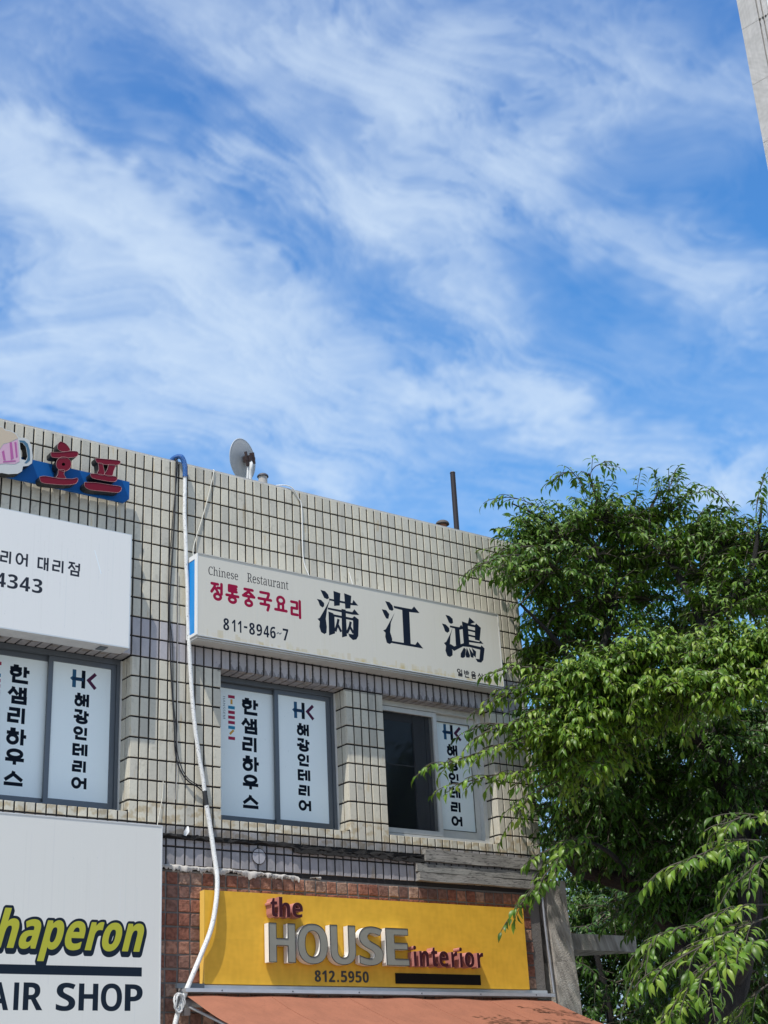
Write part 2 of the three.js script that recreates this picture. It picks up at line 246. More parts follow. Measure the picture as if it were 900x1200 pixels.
const facadeMap = (() => {   // weathering over the whole front: rain marks, lime on the lintel band, brown dirt at the foot of the piers
  const w = 2048, h = 840, X0 = -6, X1 = 4.5, Y0 = 3.9, Y1 = 8.2;
  const t = noiseTex(w, h, (u, v) => {
    const x = X0 + u * (X1 - X0), y = Y0 + v * (Y1 - Y0);
    const a = n2(x * 1.3, y * 1.1) * .03 + n2(x * 6, y * 4) * .025 + n2(x * 22, y * 18) * .025 + n2(x * 60, y * 50) * .02 + n2(x * 14, y * 1.6) * .02;
    let k = .93 + a, r = 1, g = 1, b = 1;
    const col = Math.floor(x / .1), fx = x / .1 - col;
    if (y < 6.17 && y > 5.93 && x > .15 && x < 4) {          // lime blooms inside dark wet rims
      const wv = .06 * n2(x * 30, y * 30) + .05 * n2(x * 9, 3), d = Math.abs(fx - .5), foot = (y - 5.96) / .2, inside = smooth(.02, .1, .44 - d + wv - Math.max(0, .34 - foot) * 1.1);
      const on = smooth(-.5, .1, n2(col * .37, 1.7) + .25); k *= 1 - on * .5 * (1 - inside);
    }
    const drip = smooth(.45, .75, n2(x * 9 + 40, y * .9)) * smooth(-.2, .5, n2(x * 3, y * 2 + 8)); k *= 1 - .13 * drip;
    if (y < 4.62 && y > 4.2) { const s = smooth(-.2, .6, n2(x * 5, y * 9 + 3) + n2(x * 24, y * 20) * .4) * smooth(4.64, 4.5, y); r *= 1 - .1 * s; g *= 1 - .19 * s; b *= 1 - .32 * s; k *= 1 - .12 * s; }
    if (y < 4.37) { const s = .5 + .5 * n2(x * 8, y * 8); k *= .86 - .16 * s; }
    const spot = n2(x * 33 + 5, y * 27); if (spot > .8) k *= .82; const mold = n2(x * 5 + 2, y * 4 + 9) + .5 * n2(x * 19, y * 15); if (mold > .72) k *= 1 - .14 * smooth(.72, 1.1, mold); const rust = smooth(.62, .85, n2(x * 11 + 30, y * 1.4)) * smooth(0, .6, n2(x * 2.3, y * 3 + 4)); r *= 1 - .06 * rust; g *= 1 - .14 * rust; b *= 1 - .26 * rust;
    return [k * r, k * g, k * b];
  });
  t.repeat.set(1 / (X1 - X0), 1 / (Y1 - Y0)); t.offset.set(-X0 / (X1 - X0), -Y0 / (Y1 - Y0)); return t;
})();
const tileMat = MP({ specularIntensity: .55, color: 0xffffff, vertexColors: true, map: facadeMap, roughness: .45, bumpMap: fineBump, bumpScale: .0006 });
const CREAM = [[.60, .56, .455], [.585, .548, .448], [.612, .57, .46], [.57, .535, .44], [.60, .558, .446], [.545, .51, .42], [.595, .558, .455], [.61, .57, .462], [.52, .49, .41]];
const LAV = [[.44, .415, .42], [.42, .395, .405], [.46, .432, .43], [.395, .375, .38]];
const DIRTY = [[.36, .345, .33], [.32, .31, .30], [.39, .37, .36]];
const tiles = [];
const pick = (a) => a[Math.floor(rnd() * a.length)];
function addTile(x0, x1, y0, y1, pal, orient = 'f', X = 0, thin = .012) {
  const g0 = .0089, jt = .0012;
  const g = chip(x0 + g0, x1 - g0, y0 + g0, y1 - g0, -thin - .004, rr(-.0012, .0008), .0028, jt);
  const tone = rnd() < .05 ? rr(.84, .93) : rr(.96, 1.03); tint(g, pick(pal).map((c) => c * tone));
  const ctr = V((x0 + x1) / 2, (y0 + y1) / 2, 0);
  if (orient === 'R') { g.rotateY(-Math.PI / 2); g.translate(X, 0, 0); ctr.set(X, ctr.y, ctr.x); }       // jamb that looks towards -x (x carries z)
  if (orient === 'L') { g.rotateY(Math.PI / 2); g.translate(X, 0, 0); ctr.set(X, ctr.y, -ctr.x); }
  if (orient === 'S') { g.rotateX(Math.PI / 2); g.translate(0, X, 0); ctr.set(ctr.x, X, ctr.y); }        // soffit looking down (y carries z)
  tiles.push({ g, ctr, orient, w: x1 - x0, h: y1 - y0 });
}
const inOpen = (x) => OPEN.some(([a, b]) => x > a && x < b);
for (let c = -60; c < 43; c++) {
  const x0 = c * .1, x1 = x0 + .1, op = inOpen(x0 + .05);
  addTile(x0, x1, 7.96, 8.14, CREAM);
  for (let n = 1; n < 19; n++) {
    const y1 = J(n), y0 = J(n + 1);
    if (op && n >= 11) { if (n === 18) addTile(x0, x1, 4.36, 4.46, CREAM); continue; }
    addTile(x0, x1, y0, y1, n === 9 || n === 10 ? LAV : CREAM);
  }
  addTile(x0, x1, 4.268, 4.36, DIRTY);
  addTile(x0, x1, 4.16, 4.24, LAV); addTile(x0, x1, 3.985, 4.16, LAV);
}
for (const [a, b] of OPEN) {
  for (let n = 11; n < 19; n++) {
    const y1 = J(n), y0 = Math.max(J(n + 1), OY0);
    if (y1 - y0 < .05) continue;
    for (let k = 0; k < 2; k++) { addTile(-(k + 1) * .1 + .001, -k * .1 - (k ? 0 : .004), y0, y1, CREAM, 'R', b); addTile(k * .1 + (k ? 0 : .004), (k + 1) * .1, y0, y1, CREAM, 'L', a); }
  }
  for (let x = a; x < b - .05; x += .1) addTile(x, x + .1, -.2, -.004, LAV, 'S', OY1);
}
// the largest three hundred that show stand as single tiles, the rest as one field
{
  const hides = [[-6, -.92, 5.95, 7.12, .2], [-.2, 3.75, 6.17, 7.07, .22], [-6, -.5, 2.4, 4.31, .12], [-6, -.85, 7.5, 7.75, .1], [2.55, 4.3, 3.98, 4.33, .06]];
  for (const t of tiles) {
    const [px, py, d] = toPx(t.ctr); t.show = 0;
    if (px < 6 || px > 640 || py < 0 || py > 1190 || t.orient === 'L') continue;
    if (hides.some(([a, b, c, e, z]) => { const r = t.ctr.clone().sub(camera.position), k = (z - camera.position.z) / r.z, q = camera.position.clone().addScaledVector(r, k); return q.x > a && q.x < b && q.y > c && q.y < e; })) continue;
    if (px > 560 && (py < 690 || py > 780)) continue;
    t.show = t.w * t.h / (d * d) * (t.orient === 'f' ? .8 : .3) * (t.orient === 'S' ? .5 : 1);
  }
  const order = tiles.slice().sort((p, q) => q.show - p.show);
  order.slice(0, 300).forEach((t) => part('tile', t.g, tileMat, wall));
  const rest = part('tile_field', joinTinted(order.slice(300).map((t) => t.g)), tileMat, wall); rest.userData.kind = 'stuff';
}
// parapet coping, roof, other walls
const plaster = M({ color: new THREE.Color(.42, .41, .39), roughness: .9, map: grime, bumpMap: fineBump, bumpScale: .003 });
part('coping', box(XL, XR, 8.121, 8.148, -.3, -.006), M({ color: new THREE.Color(.5, .49, .47), roughness: .85, map: grime }), building);
part('roof', box(XL, XR, 7.3, 7.5, -8.99, -.345), M({ color: new THREE.Color(.3, .33, .3), roughness: .9, map: grime }), building);
part('side_wall', box(XR - .3, XR, 0, 8.115, -9, -.345), plaster, building);
part('side_wall', box(XL, XL + .3, 0, 8.115, -9, -.345), plaster, building);
part('rear_wall', box(XL + .3, XR - .3, 0, 8.115, -9.3, -9), plaster, building);
part('floor_slab', box(XL + .3, XR - .3, 3.7, 3.94, -8.99, -.345), plaster, building);
part('partition', box(1.85, 2.0, 3.95, 7.29, -8.98, -.35), plaster, building);
// windows
const grayAlu = M({ color: new THREE.Color(.115, .13, .145), roughness: .42, metalness: .35 });
const whitePvc = M({ color: new THREE.Color(.66, .66, .62), roughness: .4, map: grime });
const navy = '#0b1420';
function vertHK(s, cx, top) {   // the second film's emblem and word, cx = middle of the word
  const e = cx - .05;
  s.rect(e - .055, top - .176, e - .017, top, '#2f5876'); s.rect(e + .04, top - .176, e + .078, top, navy); s.rect(e - .06, top - .108, e + .06, top - .074, '#1f3a55');
  s.poly([[e - .078, top - .09], [e - .055, top - .112], [e - .055, top - .068]], '#2f5876');
  s.line([[e + .185, top - .018], [e + .112, top - .09], [e + .185, top - .166]], .033, '#4a2440');
  [['해', 5.519, .17, .152], ['광', 5.357, .182, .146], ['인', 5.199, .16, .138], ['테', 5.039, .166, .139], ['리', 4.88, .16, .134], ['어', 4.724, .163, .133]].forEach(([c, y, w, h]) => s.han(c, cx, y, w, h, .028, navy));
}
function filmA(x0, x1, sh) {
  const s = new Sheet(x0, 4.5, x1, 5.92, 640, '#e6efee');
  [['한', .693, 5.701, .224, .186], ['샘', .685, 5.501, .21, .184], ['리', .686, 5.304, .196, .181], ['하', .693, 5.104, .222, .183], ['우', .687, 4.913, .213, .171], ['스', .686, 4.72, .212, .165]].forEach(([c, x, y, w, h]) => s.han(c, x + sh, y, w, h, .033, navy));
  const m = '#9a2f4c', bl = '#2d7fa3', ye = '#c79a4a';
  [[5.778, m], [5.665, bl], [5.614, m], [5.562, m], [5.508, m], [5.456, bl], [5.345, m]].forEach(([y, c]) => s.rect(.432 + sh, y - .016, .51 + sh, y + .016, c));
  s.rect(.46 + sh, 5.70, .484 + sh, 5.752, ye); s.line([[.45 + sh, 5.385], [.495 + sh, 5.432]], .022, ye);
  const k = s.k; k.save(); k.translate(s.X(.384 + sh), s.Y(5.655)); k.rotate(Math.PI / 2); k.font = '26px sans-serif'; k.fillStyle = '#6d7f86'; const tw = k.measureText('HANSSEM').width; k.scale(.245 * 640 / tw, .9); k.fillText('HANSSEM', -tw / 2, 9); k.restore();
  s.speckle(60, '#8fa0a4', .006, .1); return s;
}
function filmB(x0, x1, cx) { const s = new Sheet(x0, 4.5, x1, 5.92, 640, '#e6efee'); vertHK(s, cx, 5.812); s.speckle(60, '#8fa0a4', .006, .1); return s; }
const filmMat = (s) => MP({ color: 0xffffff, map: s.tex(), roughness: .5, specularIntensity: .15 });
const ZW = -.2;
function frameRect(x0, x1, y0, y1, w, z0, z1) { return join(box(x0, x1, y1 - w, y1, z0, z1), box(x0, x1, y0, y0 + w, z0, z1), box(x0, x0 + w, y0 + w, y1 - w, z0, z1), box(x1 - w, x1, y0 + w, y1 - w, z0, z1)); }
for (const [i, sh] of [[0, -2.5], [1, 0]]) {
  const [a, b] = OPEN[i], w = new THREE.Group(); w.name = 'window'; building.add(w); w.userData.label = 'grey aluminium sliding window with lettered frosted film';
  part('frame', frameRect(a, b, OY0, OY1, .05, ZW - .1, ZW), grayAlu, w);
  const m = .985 + sh;
  part('sash', frameRect(a + .052, m + .03, OY0 + .052, OY1 - .052, .045, ZW - .085, ZW - .055), grayAlu, w);
  part('sash', frameRect(m - .03, b - .052, OY0 + .052, OY1 - .052, .045, ZW - .045, ZW - .015), grayAlu, w);
  const s1 = filmA(a + .098, m - .016, sh), s2 = filmB(m + .016, b - .098, 1.308 + sh);
  for (const [s, z] of [[s1, ZW - .075], [s2, ZW - .035]]) { s.y0 = OY0 + .098; s.y1 = OY1 - .098; }
  const cut = (s, x0, x1, z) => { const g = new THREE.PlaneGeometry(x1 - x0, OY1 - OY0 - .196); g.translate((x0 + x1) / 2, (OY0 + OY1) / 2, z); const uv = g.attributes.uv; const v0 = (OY0 + .098 - 4.5) / 1.42, v1 = (OY1 - .098 - 4.5) / 1.42; for (let q = 0; q < 4; q++) uv.setY(q, uv.getY(q) > .5 ? v1 : v0); return g; };
  part('pane', cut(s1, a + .098, m - .016, ZW - .07), filmMat(s1), w); part('pane', cut(s2, m + .016, b - .098, ZW - .03), filmMat(s2), w);
}
{
  const [a, b] = OPEN[2], w = new THREE.Group(); w.name = 'window'; building.add(w); w.userData.label = 'white sliding window, one half dark and one half frosted';
  part('frame', join(frameRect(a, b, OY0, OY1, .055, ZW - .12, ZW + .03), box(a + .056, b - .056, OY0 + .056, OY0 + .075, ZW - .12, ZW - .01)), whitePvc, w);
  part('sash', frameRect(a + .03, 3.06, OY0 + .062, OY1 - .062, .05, ZW - .02, ZW + .025), whitePvc, w);
  part('sash', frameRect(3.0, b - .057, OY0 + .078, OY1 - .058, .075, ZW - .075, ZW - .03), whitePvc, w);
  part('gasket', frameRect(3.072, b - .13, OY0 + .15, OY1 - .13, .006, ZW - .032, ZW - .026), M({ color: 0x1b2a28, roughness: .6 }), w);
  const s = filmB(3.06, b - .13, 3.318), g = new THREE.PlaneGeometry(b - .13 - 3.06, 1.22); g.translate((b - .13 + 3.06) / 2, OY0 + .15 + .61, ZW - .05);
  const uv = g.attributes.uv; for (let q = 0; q < 4; q++) uv.setY(q, ((uv.getY(q) > .5 ? OY0 + 1.37 : OY0 + .15) - 4.5) / 1.42);
  part('pane', g, filmMat(s), w);
  part('pane', box(a + .06, 2.765, OY0 + .08, OY1 - .062, ZW - .056, ZW - .052), MP({ color: new THREE.Color(.8, .85, .84), roughness: .05, transmission: 1, thickness: 0, ior: 1.5 }), w);
  part('inner_sash', join(box(2.77, 2.868, OY0 + .08, OY1 - .062, ZW - .07, ZW - .034), box(2.874, 2.935, OY0 + .08, OY1 - .062, ZW - .066, ZW - .04), box(2.941, 2.995, OY0 + .08, OY1 - .062, ZW - .062, ZW - .036), box(a + .061, 2.764, 5.27, 5.283, ZW - .051, ZW - .046), box(a + .061, 2.764, 5.765, OY1 - .064, ZW - .051, ZW - .046)), M({ color: new THREE.Color(.13, .13, .135), roughness: .7 }), w);
  part('insect_screen', box(a + .078, 3.012, OY0 + .11, OY1 - .11, ZW, ZW + .002), MP({ color: 0x2a2e31, roughness: 1, specularIntensity: .1, transparent: true, opacity: .3 }), w);
}
// side canopy, concrete fin at the end of the ground floor, drain pipe beside it
const concrete = M({ color: new THREE.Color(.42, .40, .37), roughness: .95, bumpMap: fineBump, bumpScale: .006, map: noiseTex(512, 512, (u, v) => { const x = u * 1.6, y = v * 1.6, s = n2(x * 9 + y * 3.5, y * .9) * .25 + n2(x * 25 + y * 9, y * 2) * .14 + n2(x * 4, y * 4) * .2 + (rnd() - .5) * .08; const k = .78 + s; return [k, k * .965, k * .9]; }, false, [.62, .62]) });
{
  const s = new THREE.Shape([[4.302, .5], [6.15, .5], [6.15, .62], [4.302, 2.1]].map(([x, y]) => new THREE.Vector2(x, y)));
  const g = new THREE.ExtrudeGeometry(s, { depth: .18, bevelEnabled: false }); g.rotateX(-Math.PI / 2); g.scale(1, 1, 1); g.translate(0, 3.44, 0);
  const p = g.attributes.position; uvXY(g); part('side_canopy', g, concrete, building);
}
{
  const g = new THREE.BoxGeometry(.3, 4.1, .5, 2, 10, 2); const p = g.attributes.position;
  for (let i = 0; i < p.count; i++) { const y = p.getY(i) + 2.05, k = (3.95 - y); p.setXYZ(i, p.getX(i) + 4.43 + .05 * clamp(k, -.2, 1.4) + .012 * n2(y * 3, p.getX(i) * 9), y, p.getZ(i) - .21 + .012 * n2(y * 2.3, p.getX(i) * 5 + 7)); }
  g.computeVertexNormals(); uvXY(g); part('concrete_fin', g, concrete, building);
}
part('drain_pipe', tube([V(4.225, 3.95, .03), V(4.23, 3.5, .034), V(4.255, 3.1, .034), V(4.262, 2.9, .04)], .013, 16, 8), M({ color: new THREE.Color(.42, .42, .43), roughness: .4, metalness: .6 }), building);
// ground floor: mortar wall with rustic square bricks
const mortar = M({ color: new THREE.Color(.17, .155, .14), roughness: .95, map: grime, bumpMap: fineBump, bumpScale: .004 });
const lower = part('brick_wall', join(box(-.7, 4.2, 0, 3.948, -.34, -.014)), mortar, building);
part('shop_wall', box(XL, -.702, 0, 3.948, -.34, -.014), plaster, building);
{
  const mats = [[.30, .115, .07], [.25, .09, .055], [.36, .165, .105], [.22, .105, .075], [.37, .22, .155], [.17, .085, .065]].map(([r, g, b], i) => M({ color: new THREE.Color(r, g, b), roughness: .85, bumpMap: fineBump, bumpScale: .006, map: noiseTex(256, 256, (u, v) => {
    const a = n2(u * 14 + i * 9, v * 14), c = n2(u * 40, v * 40 + i * 5), e = smooth(.3, .7, n2(u * 7 + 3 * i, v * 9)); return [.72 + .22 * a + .12 * c + .3 * e, .72 + .26 * a + .12 * c + .45 * e, .72 + .28 * a + .1 * c + .5 * e];
  }, false, [1.3, 1.3]) }));
  const list = [];
  for (let r = 0; r < 12; r++) for (let c = -5; c < 36; c++) {
    const x0 = -.012 + c * .1275, x1 = x0 + .1275, y1 = 3.936 - r * .1245, y0 = y1 - .1245;
    if (x0 < -.66 || x1 > 4.19) continue;
    const g = chip(x0 + .008, x1 - .008, y0 + .008, y1 - .008, -.03, rr(-.008, .004), .006, .0035), m = mats[Math.floor(Math.abs(n2(c * 1.7, r * 2.3)) * 3 + rnd() * 3.2) % 6];
    const ctr = V((x0 + x1) / 2, (y0 + y1) / 2, 0), r_ = ctr.clone().sub(camera.position), k = (.08 - camera.position.z) / r_.z, q = camera.position.clone().addScaledVector(r_, k), [px, py, d] = toPx(ctr);
    const hid = (q.x > -.04 && q.x < 3.88 && q.y > 2.93 && q.y < 3.77) || (q.x < -.51) || py > 1215;
    list.push({ g, m, show: (hid ? 0 : 1) + 1 / d });
  }
  list.sort((a, b) => b.show - a.show);
  list.slice(0, 300).forEach((t) => part('brick', t.g, t.m, lower));
  const rest = part('brick_field', join(list.slice(300).map((t) => t.g)), mats[1], lower); rest.userData.kind = 'stuff';
}
// ledge of tar and cable, torn flashing, weathered boards over the shop
{
  const black = M({ color: new THREE.Color(.018, .017, .017), roughness: .8, bumpMap: fineBump, bumpScale: .01 });
  const g = new THREE.BoxGeometry(3.15, .03, .05, 90, 2, 2), p = g.attributes.position;
  for (let i = 0; i < p.count; i++) { const x = p.getX(i) + 1.03, n = .012 * n2(x * 4, 3) + .006 * n2(x * 17, 1); p.setXYZ(i, x, p.getY(i) * (1 + .7 * n2(x * 7, 9)) + 4.254 + n - .012 * smooth(.8, 1.3, x), p.getZ(i) * (1 + .4 * n2(x * 9, p.getY(i) * 40)) + .012); }
  g.computeVertexNormals(); part('tar_ledge', g, black, building);
  part('roofing_strip', (() => { const q = new THREE.BoxGeometry(1.62, .055, .03, 50, 2, 1), pp = q.attributes.position; for (let i = 0; i < pp.count; i++) { const x = pp.getX(i) + 1.81; pp.setXYZ(i, x, pp.getY(i) * (.8 + .5 * n2(x * 8, 4)) + 4.205 + .008 * n2(x * 6, 8), pp.getZ(i) + .022); } q.computeVertexNormals(); return q; })(), black, building);
  const strip = (x0, x1, y, h, seedY, slope) => {
    const N = 80, pos = [], idx = [];
    for (let i = 0; i <= N; i++) { const x = x0 + (x1 - x0) * i / N, jag = .6 + .3 * n2(x * 5, seedY) + .22 * n2(x * 31, seedY + 3), top = y + slope * (x - x0) + .006 * n2(x * 11, seedY + 1), z = .018 + .02 * n2(x * 8, seedY + 5); pos.push(x, top, .004, x, top - h * .4 * jag, z + .014, x, top - h * jag, z + .006 * n2(x * 50, 2)); }
    for (let i = 0; i < N; i++) for (let k = 0; k < 2; k++) { const a = i * 3 + k; idx.push(a, a + 1, a + 4, a, a + 4, a + 3); }
    const q = new THREE.BufferGeometry(); q.setAttribute('position', new THREE.Float32BufferAttribute(pos, 3)); q.setIndex(idx); q.computeVertexNormals(); return q;
  };
  const white = M({ color: new THREE.Color(.46, .43, .39), roughness: .8, side: THREE.DoubleSide, map: grime });
  part('torn_flashing', strip(-.48, .42, 3.995, .075, 3.3, -.012), white, building); part('torn_flashing', strip(.4, 1.05, 3.982, .09, 8.1, -.03), white, building);
  part('torn_flashing', strip(1.18, 1.32, 3.965, .03, 5.1, 0), white, building);
  
  const wood = M({ color: new THREE.Color(.30, .285, .255), roughness: .9, bumpMap: fineBump, bumpScale: .004, map: noiseTex(512, 256, (u, v) => { const x = u * 2, y = v * .5, a = n2(x * 2.2, y * 60) * .2 + n2(x * 6, y * 140) * .12 + n2(x * 3, y * 8) * .15, ch = n2(x * 9, y * 34) > .55 ? -.35 : 0; return .8 + a + ch; }, false, [.5, 2]) });
  const plank = (x0, x1, y0, y1, z0, z1, dx) => { const q = new THREE.BoxGeometry(x1 - x0, y1 - y0, z1 - z0, 20, 2, 1), p2 = q.attributes.position; for (let i = 0; i < p2.count; i++) { const x = p2.getX(i) + (x0 + x1) / 2; p2.setXYZ(i, x, p2.getY(i) + (y0 + y1) / 2 + .006 * n2(x * 1.6, y0 * 9) + dx * (x - x0), p2.getZ(i) + (z0 + z1) / 2 + .006 * n2(x * 2, y0)); } q.computeVertexNormals(); return uvXY(q); };
  part('weathered_board', plank(2.61, 4.31, 4.20, 4.322, .004, .06, -.004), wood, building); part('weathered_board', plank(2.50, 4.31, 4.085, 4.168, .004, .045, 0), wood, building); part('weathered_board', plank(2.51, 4.31, 3.995, 4.078, .004, .07, -.005), wood, building);
  part('corner_block', box(4.2, 4.32, 3.95, 4.2, -.3, -.002), plaster, building);
}

{ const g = new THREE.CylinderGeometry(.075, .075, .012, 32); g.rotateX(Math.PI / 2); g.translate(.6, 4.125, .008); part('vent_cover', g, M({ color: new THREE.Color(.40, .39, .41), roughness: .5, map: grime }), building);
  part('vent_cover_ring', (() => { const t = new THREE.TorusGeometry(.075, .004, 6, 40); t.translate(.6, 4.125, .012); return t; })(), groutMat, building);
  part('vent_cover_seam', join(box(.597, .603, 4.052, 4.198, .0135, .0155), box(.527, .673, 4.157, 4.163, .0135, .0157)), groutMat, building); }
for (const [a, b] of OPEN.slice(0, 2)) part('caulk_strip', box(b - .014, b - .001, OY0 + .01, OY1 - .012, ZW + .001, ZW + .02), M({ color: new THREE.Color(.6, .59, .55), roughness: .7 }), building);

// ---------------------------------------------------------------- signs
const whiteSide = M({ color: new THREE.Color(.62, .63, .63), roughness: .45, map: grime });
{ // beer-mug bar sign: a blue board with two red letters
  const o = thing('bar_sign', 'blue strip sign with raised dark red Korean letters and a beer mug', 'sign');
  const blue = MP({ color: new THREE.Color(.004, .085, .29), roughness: .45, specularIntensity: .4 });
  const s = shapeOf([[-3.3, 7.5], [-.96, 7.5], [-.905, 7.55], [-.905, 7.74], [-3.3, 7.74]]), bg = extrude([s], .062, .03, .004); part('board', bg, blue, o); part('spacer', join(...[-3, -2.4, -1.7, -1.0].map((x) => box(x - .02, x + .02, 7.6, 7.66, .001, .061))), M({ color: 0x222222, roughness: .7 }), o);
  const zl = .19, c = carry(0, 490, 5.294, zl), sideM = M({ color: new THREE.Color(.012, .013, .014), roughness: .5 }), red = MP({ color: new THREE.Color(.15, .009, .022), roughness: .5, specularIntensity: .25 }), pale = M({ color: new THREE.Color(.36, .2, .2), roughness: .6 });
  const L = [[[[375, 145], [408, 160], [434, 195], [424, 206], [385, 207], [358, 192], [360, 160]], [[315, 212], [380, 212], [440, 205], [478, 208], [484, 224], [470, 241], [410, 247], [350, 247], [318, 240]], 'O', [[360, 322], [398, 322], [396, 350], [405, 376], [350, 372], [358, 350]], [[245, 364], [280, 361], [350, 372], [440, 378], [478, 372], [482, 388], [466, 408], [410, 416], [330, 411], [268, 404], [248, 390]]],
    [[[592, 249], [650, 254], [720, 261], [745, 268], [742, 284], [715, 293], [640, 287], [600, 275]], [[608, 278], [634, 282], [640, 300], [646, 352], [604, 347], [612, 318]], [[672, 288], [714, 293], [704, 330], [692, 360], [648, 352], [664, 320]], [[560, 344], [610, 348], [700, 360], [724, 368], [722, 388], [695, 396], [620, 384], [568, 370]], [[525, 399], [600, 402], [700, 418], [745, 425], [752, 442], [730, 462], [650, 456], [560, 446], [524, 424]]]];
  for (const parts of L) {
    const lt = new THREE.Group(); lt.name = 'letter'; o.add(lt);
    const sides = [], faces = [], trims = [];
    for (const [pi, q] of parts.entries()) {
      let sh;
      if (q === 'O') { const pts = []; for (let k = 0; k < 28; k++) { const a = k / 28 * 6.2832; pts.push(c([394 + 47 * Math.cos(a), 286 + 45 * Math.sin(a)])); } sh = shapeOf(pts); const hp = []; for (let k = 0; k < 12; k++) { const a = -k / 12 * 6.2832; hp.push(c([393 + 11 * Math.cos(a), 287 + 10 * Math.sin(a)])); } sh.holes = [new THREE.Path(hp.map(([x, y]) => new THREE.Vector2(x, y)))]; } else sh = blob(q.map(c));
      const dz = pi * .0006;
      sides.push(uvXY(extrude([sh], .094, zl - .094 + dz))); const fg = new THREE.ShapeGeometry([sh], 8); fg.translate(0, 0, zl + .0015 + dz); faces.push(fg);
      trims.push(new THREE.TubeGeometry(new THREE.CatmullRomCurve3(sh.getPoints(20).map((p) => V(p.x, p.y, zl + .003 + dz)), true), 60, .0018, 4, true));
    }
    part('letter_body', join(sides), sideM, lt); part('letter_face', join(faces), red, lt); part('letter_trim', join(trims), pale, lt);
  }
  // mug
  const mug = new THREE.Group(); mug.name = 'beer_mug'; o.add(mug);
  const body = shapeOf([[-60, 330], [-72, 60], [-50, 30], [-20, 52], [10, 50], [35, 72], [70, 78], [100, 95], [118, 122], [150, 122], [180, 138], [196, 180], [203, 240], [198, 280], [175, 296], [142, 300], [136, 330], [110, 345], [50, 348], [10, 340], [-30, 345]].map(c));
  body.holes = [new THREE.Path([[122, 152], [132, 255], [160, 262], [170, 240], [160, 180], [140, 155]].reverse().map(c).map(([x, y]) => new THREE.Vector2(x, y)))];
  part('mug_body', uvXY(extrude([body], .094, zl - .094)), sideM, mug);
  const flat = (pts, z, col) => { const g = new THREE.ShapeGeometry([Array.isArray(pts) ? shapeOf(pts.map(c)) : pts]); g.translate(0, 0, z); return [g, M({ color: new THREE.Color(...col), roughness: .45 })]; };
  part('mug_face', ...flat(body, zl + .0015, [.5, .51, .49]), mug);
  part('handle_shade', ...flat([[118, 138], [150, 140], [172, 160], [184, 200], [186, 262], [165, 280], [150, 280], [165, 262], [172, 240], [162, 180], [142, 153], [122, 150]], zl + .003, [.05, .13, .2]), mug);  // dark flat shape paints the shade along the inside of the handle
  part('foam', ...flat([[-66, 62], [-48, 36], [-18, 58], [10, 56], [34, 78], [68, 84], [96, 100], [112, 125], [60, 150], [20, 160], [0, 190], [-40, 200], [-60, 160]], zl + .003, [.5, .41, .3]), mug);
  part('beer', ...flat([[-58, 205], [0, 195], [20, 165], [62, 152], [110, 132], [120, 270], [90, 285], [30, 282], [-50, 290]], zl + .0035, [.55, .34, .44]), mug);
  for (const q of [[[10, 210], [24, 200], [34, 262], [20, 262]], [[58, 152], [72, 150], [84, 250], [66, 262]], [[88, 150], [100, 150], [108, 240], [98, 248]], [[18, 268], [96, 262], [96, 270], [18, 276]]]) part('beer_streak', ...flat(q, zl + .005, [.38, .09, .27]), mug);
}
{ // plain white board, dark print
  const o = thing('white_signboard', 'large white signboard with dark Korean print and the number 4343', 'sign');
  const X0 = -5.6, X1 = -.92, Y0 = 5.95, Y1 = 7.12, z = .2;
  part('cabinet', box(X0, X1, Y0, Y1, .004, z - .002), whiteSide, o);
  const s = new Sheet(-2.8, Y0, X1, Y1, 700, '#dadad7'), ink = '#2b2f38';
  s.speckle(160, '#8f979c', .005, .14); for (let i = 0; i < 70; i++) { s.k.globalAlpha = rr(.01, .045); s.k.fillStyle = pick(['#8c9296', '#f2f4f2', '#9a9482']); s.k.fillRect(s.X(rr(-2.8, X1)), s.Y(Y1 - rr(0, .5)), rr(1, 9), rr(.2, 1.1) * 700); } s.k.globalAlpha = 1;
  [['리', -2.189, 6.641, .122, .141], ['어', -2.037, 6.646, .128, .146], ['대', -1.825, 6.644, .122, .151], ['리', -1.674, 6.645, .131, .142], ['점', -1.516, 6.648, .132, .147]].forEach((q) => s.han(...q, .019, ink));
  [['4', -2.228], ['3', -2.112], ['4', -1.993], ['3', -1.872]].forEach(([t, x]) => s.text(t, x, 6.412, .102, .14, ink));
  s.line([[-1.31, 6.88], [-1.235, 6.65]], .008, '#dde6ea');  // slanting glint of a reflection drawn into the face colour
  for (const [ya, yb] of [[Y0, Y1]]) { const rim = '#bfc7cb'; s.rect(-2.8, ya, X1, ya + .012, rim); s.rect(X1 - .012, ya, X1, yb, rim); s.rect(-2.8, yb - .008, X1, yb, rim); }
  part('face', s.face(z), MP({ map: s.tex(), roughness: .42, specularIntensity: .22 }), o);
  part('face', (() => { const g = new THREE.PlaneGeometry(2.8, Y1 - Y0); g.translate(-4.2, (Y0 + Y1) / 2, z); return g; })(), MP({ color: lin('#dadad7'), roughness: .42, specularIntensity: .22 }), o);
  part('bracket', box(-1.2, -1.12, 5.94, 5.949, .05, .15), grayAlu, o);
}
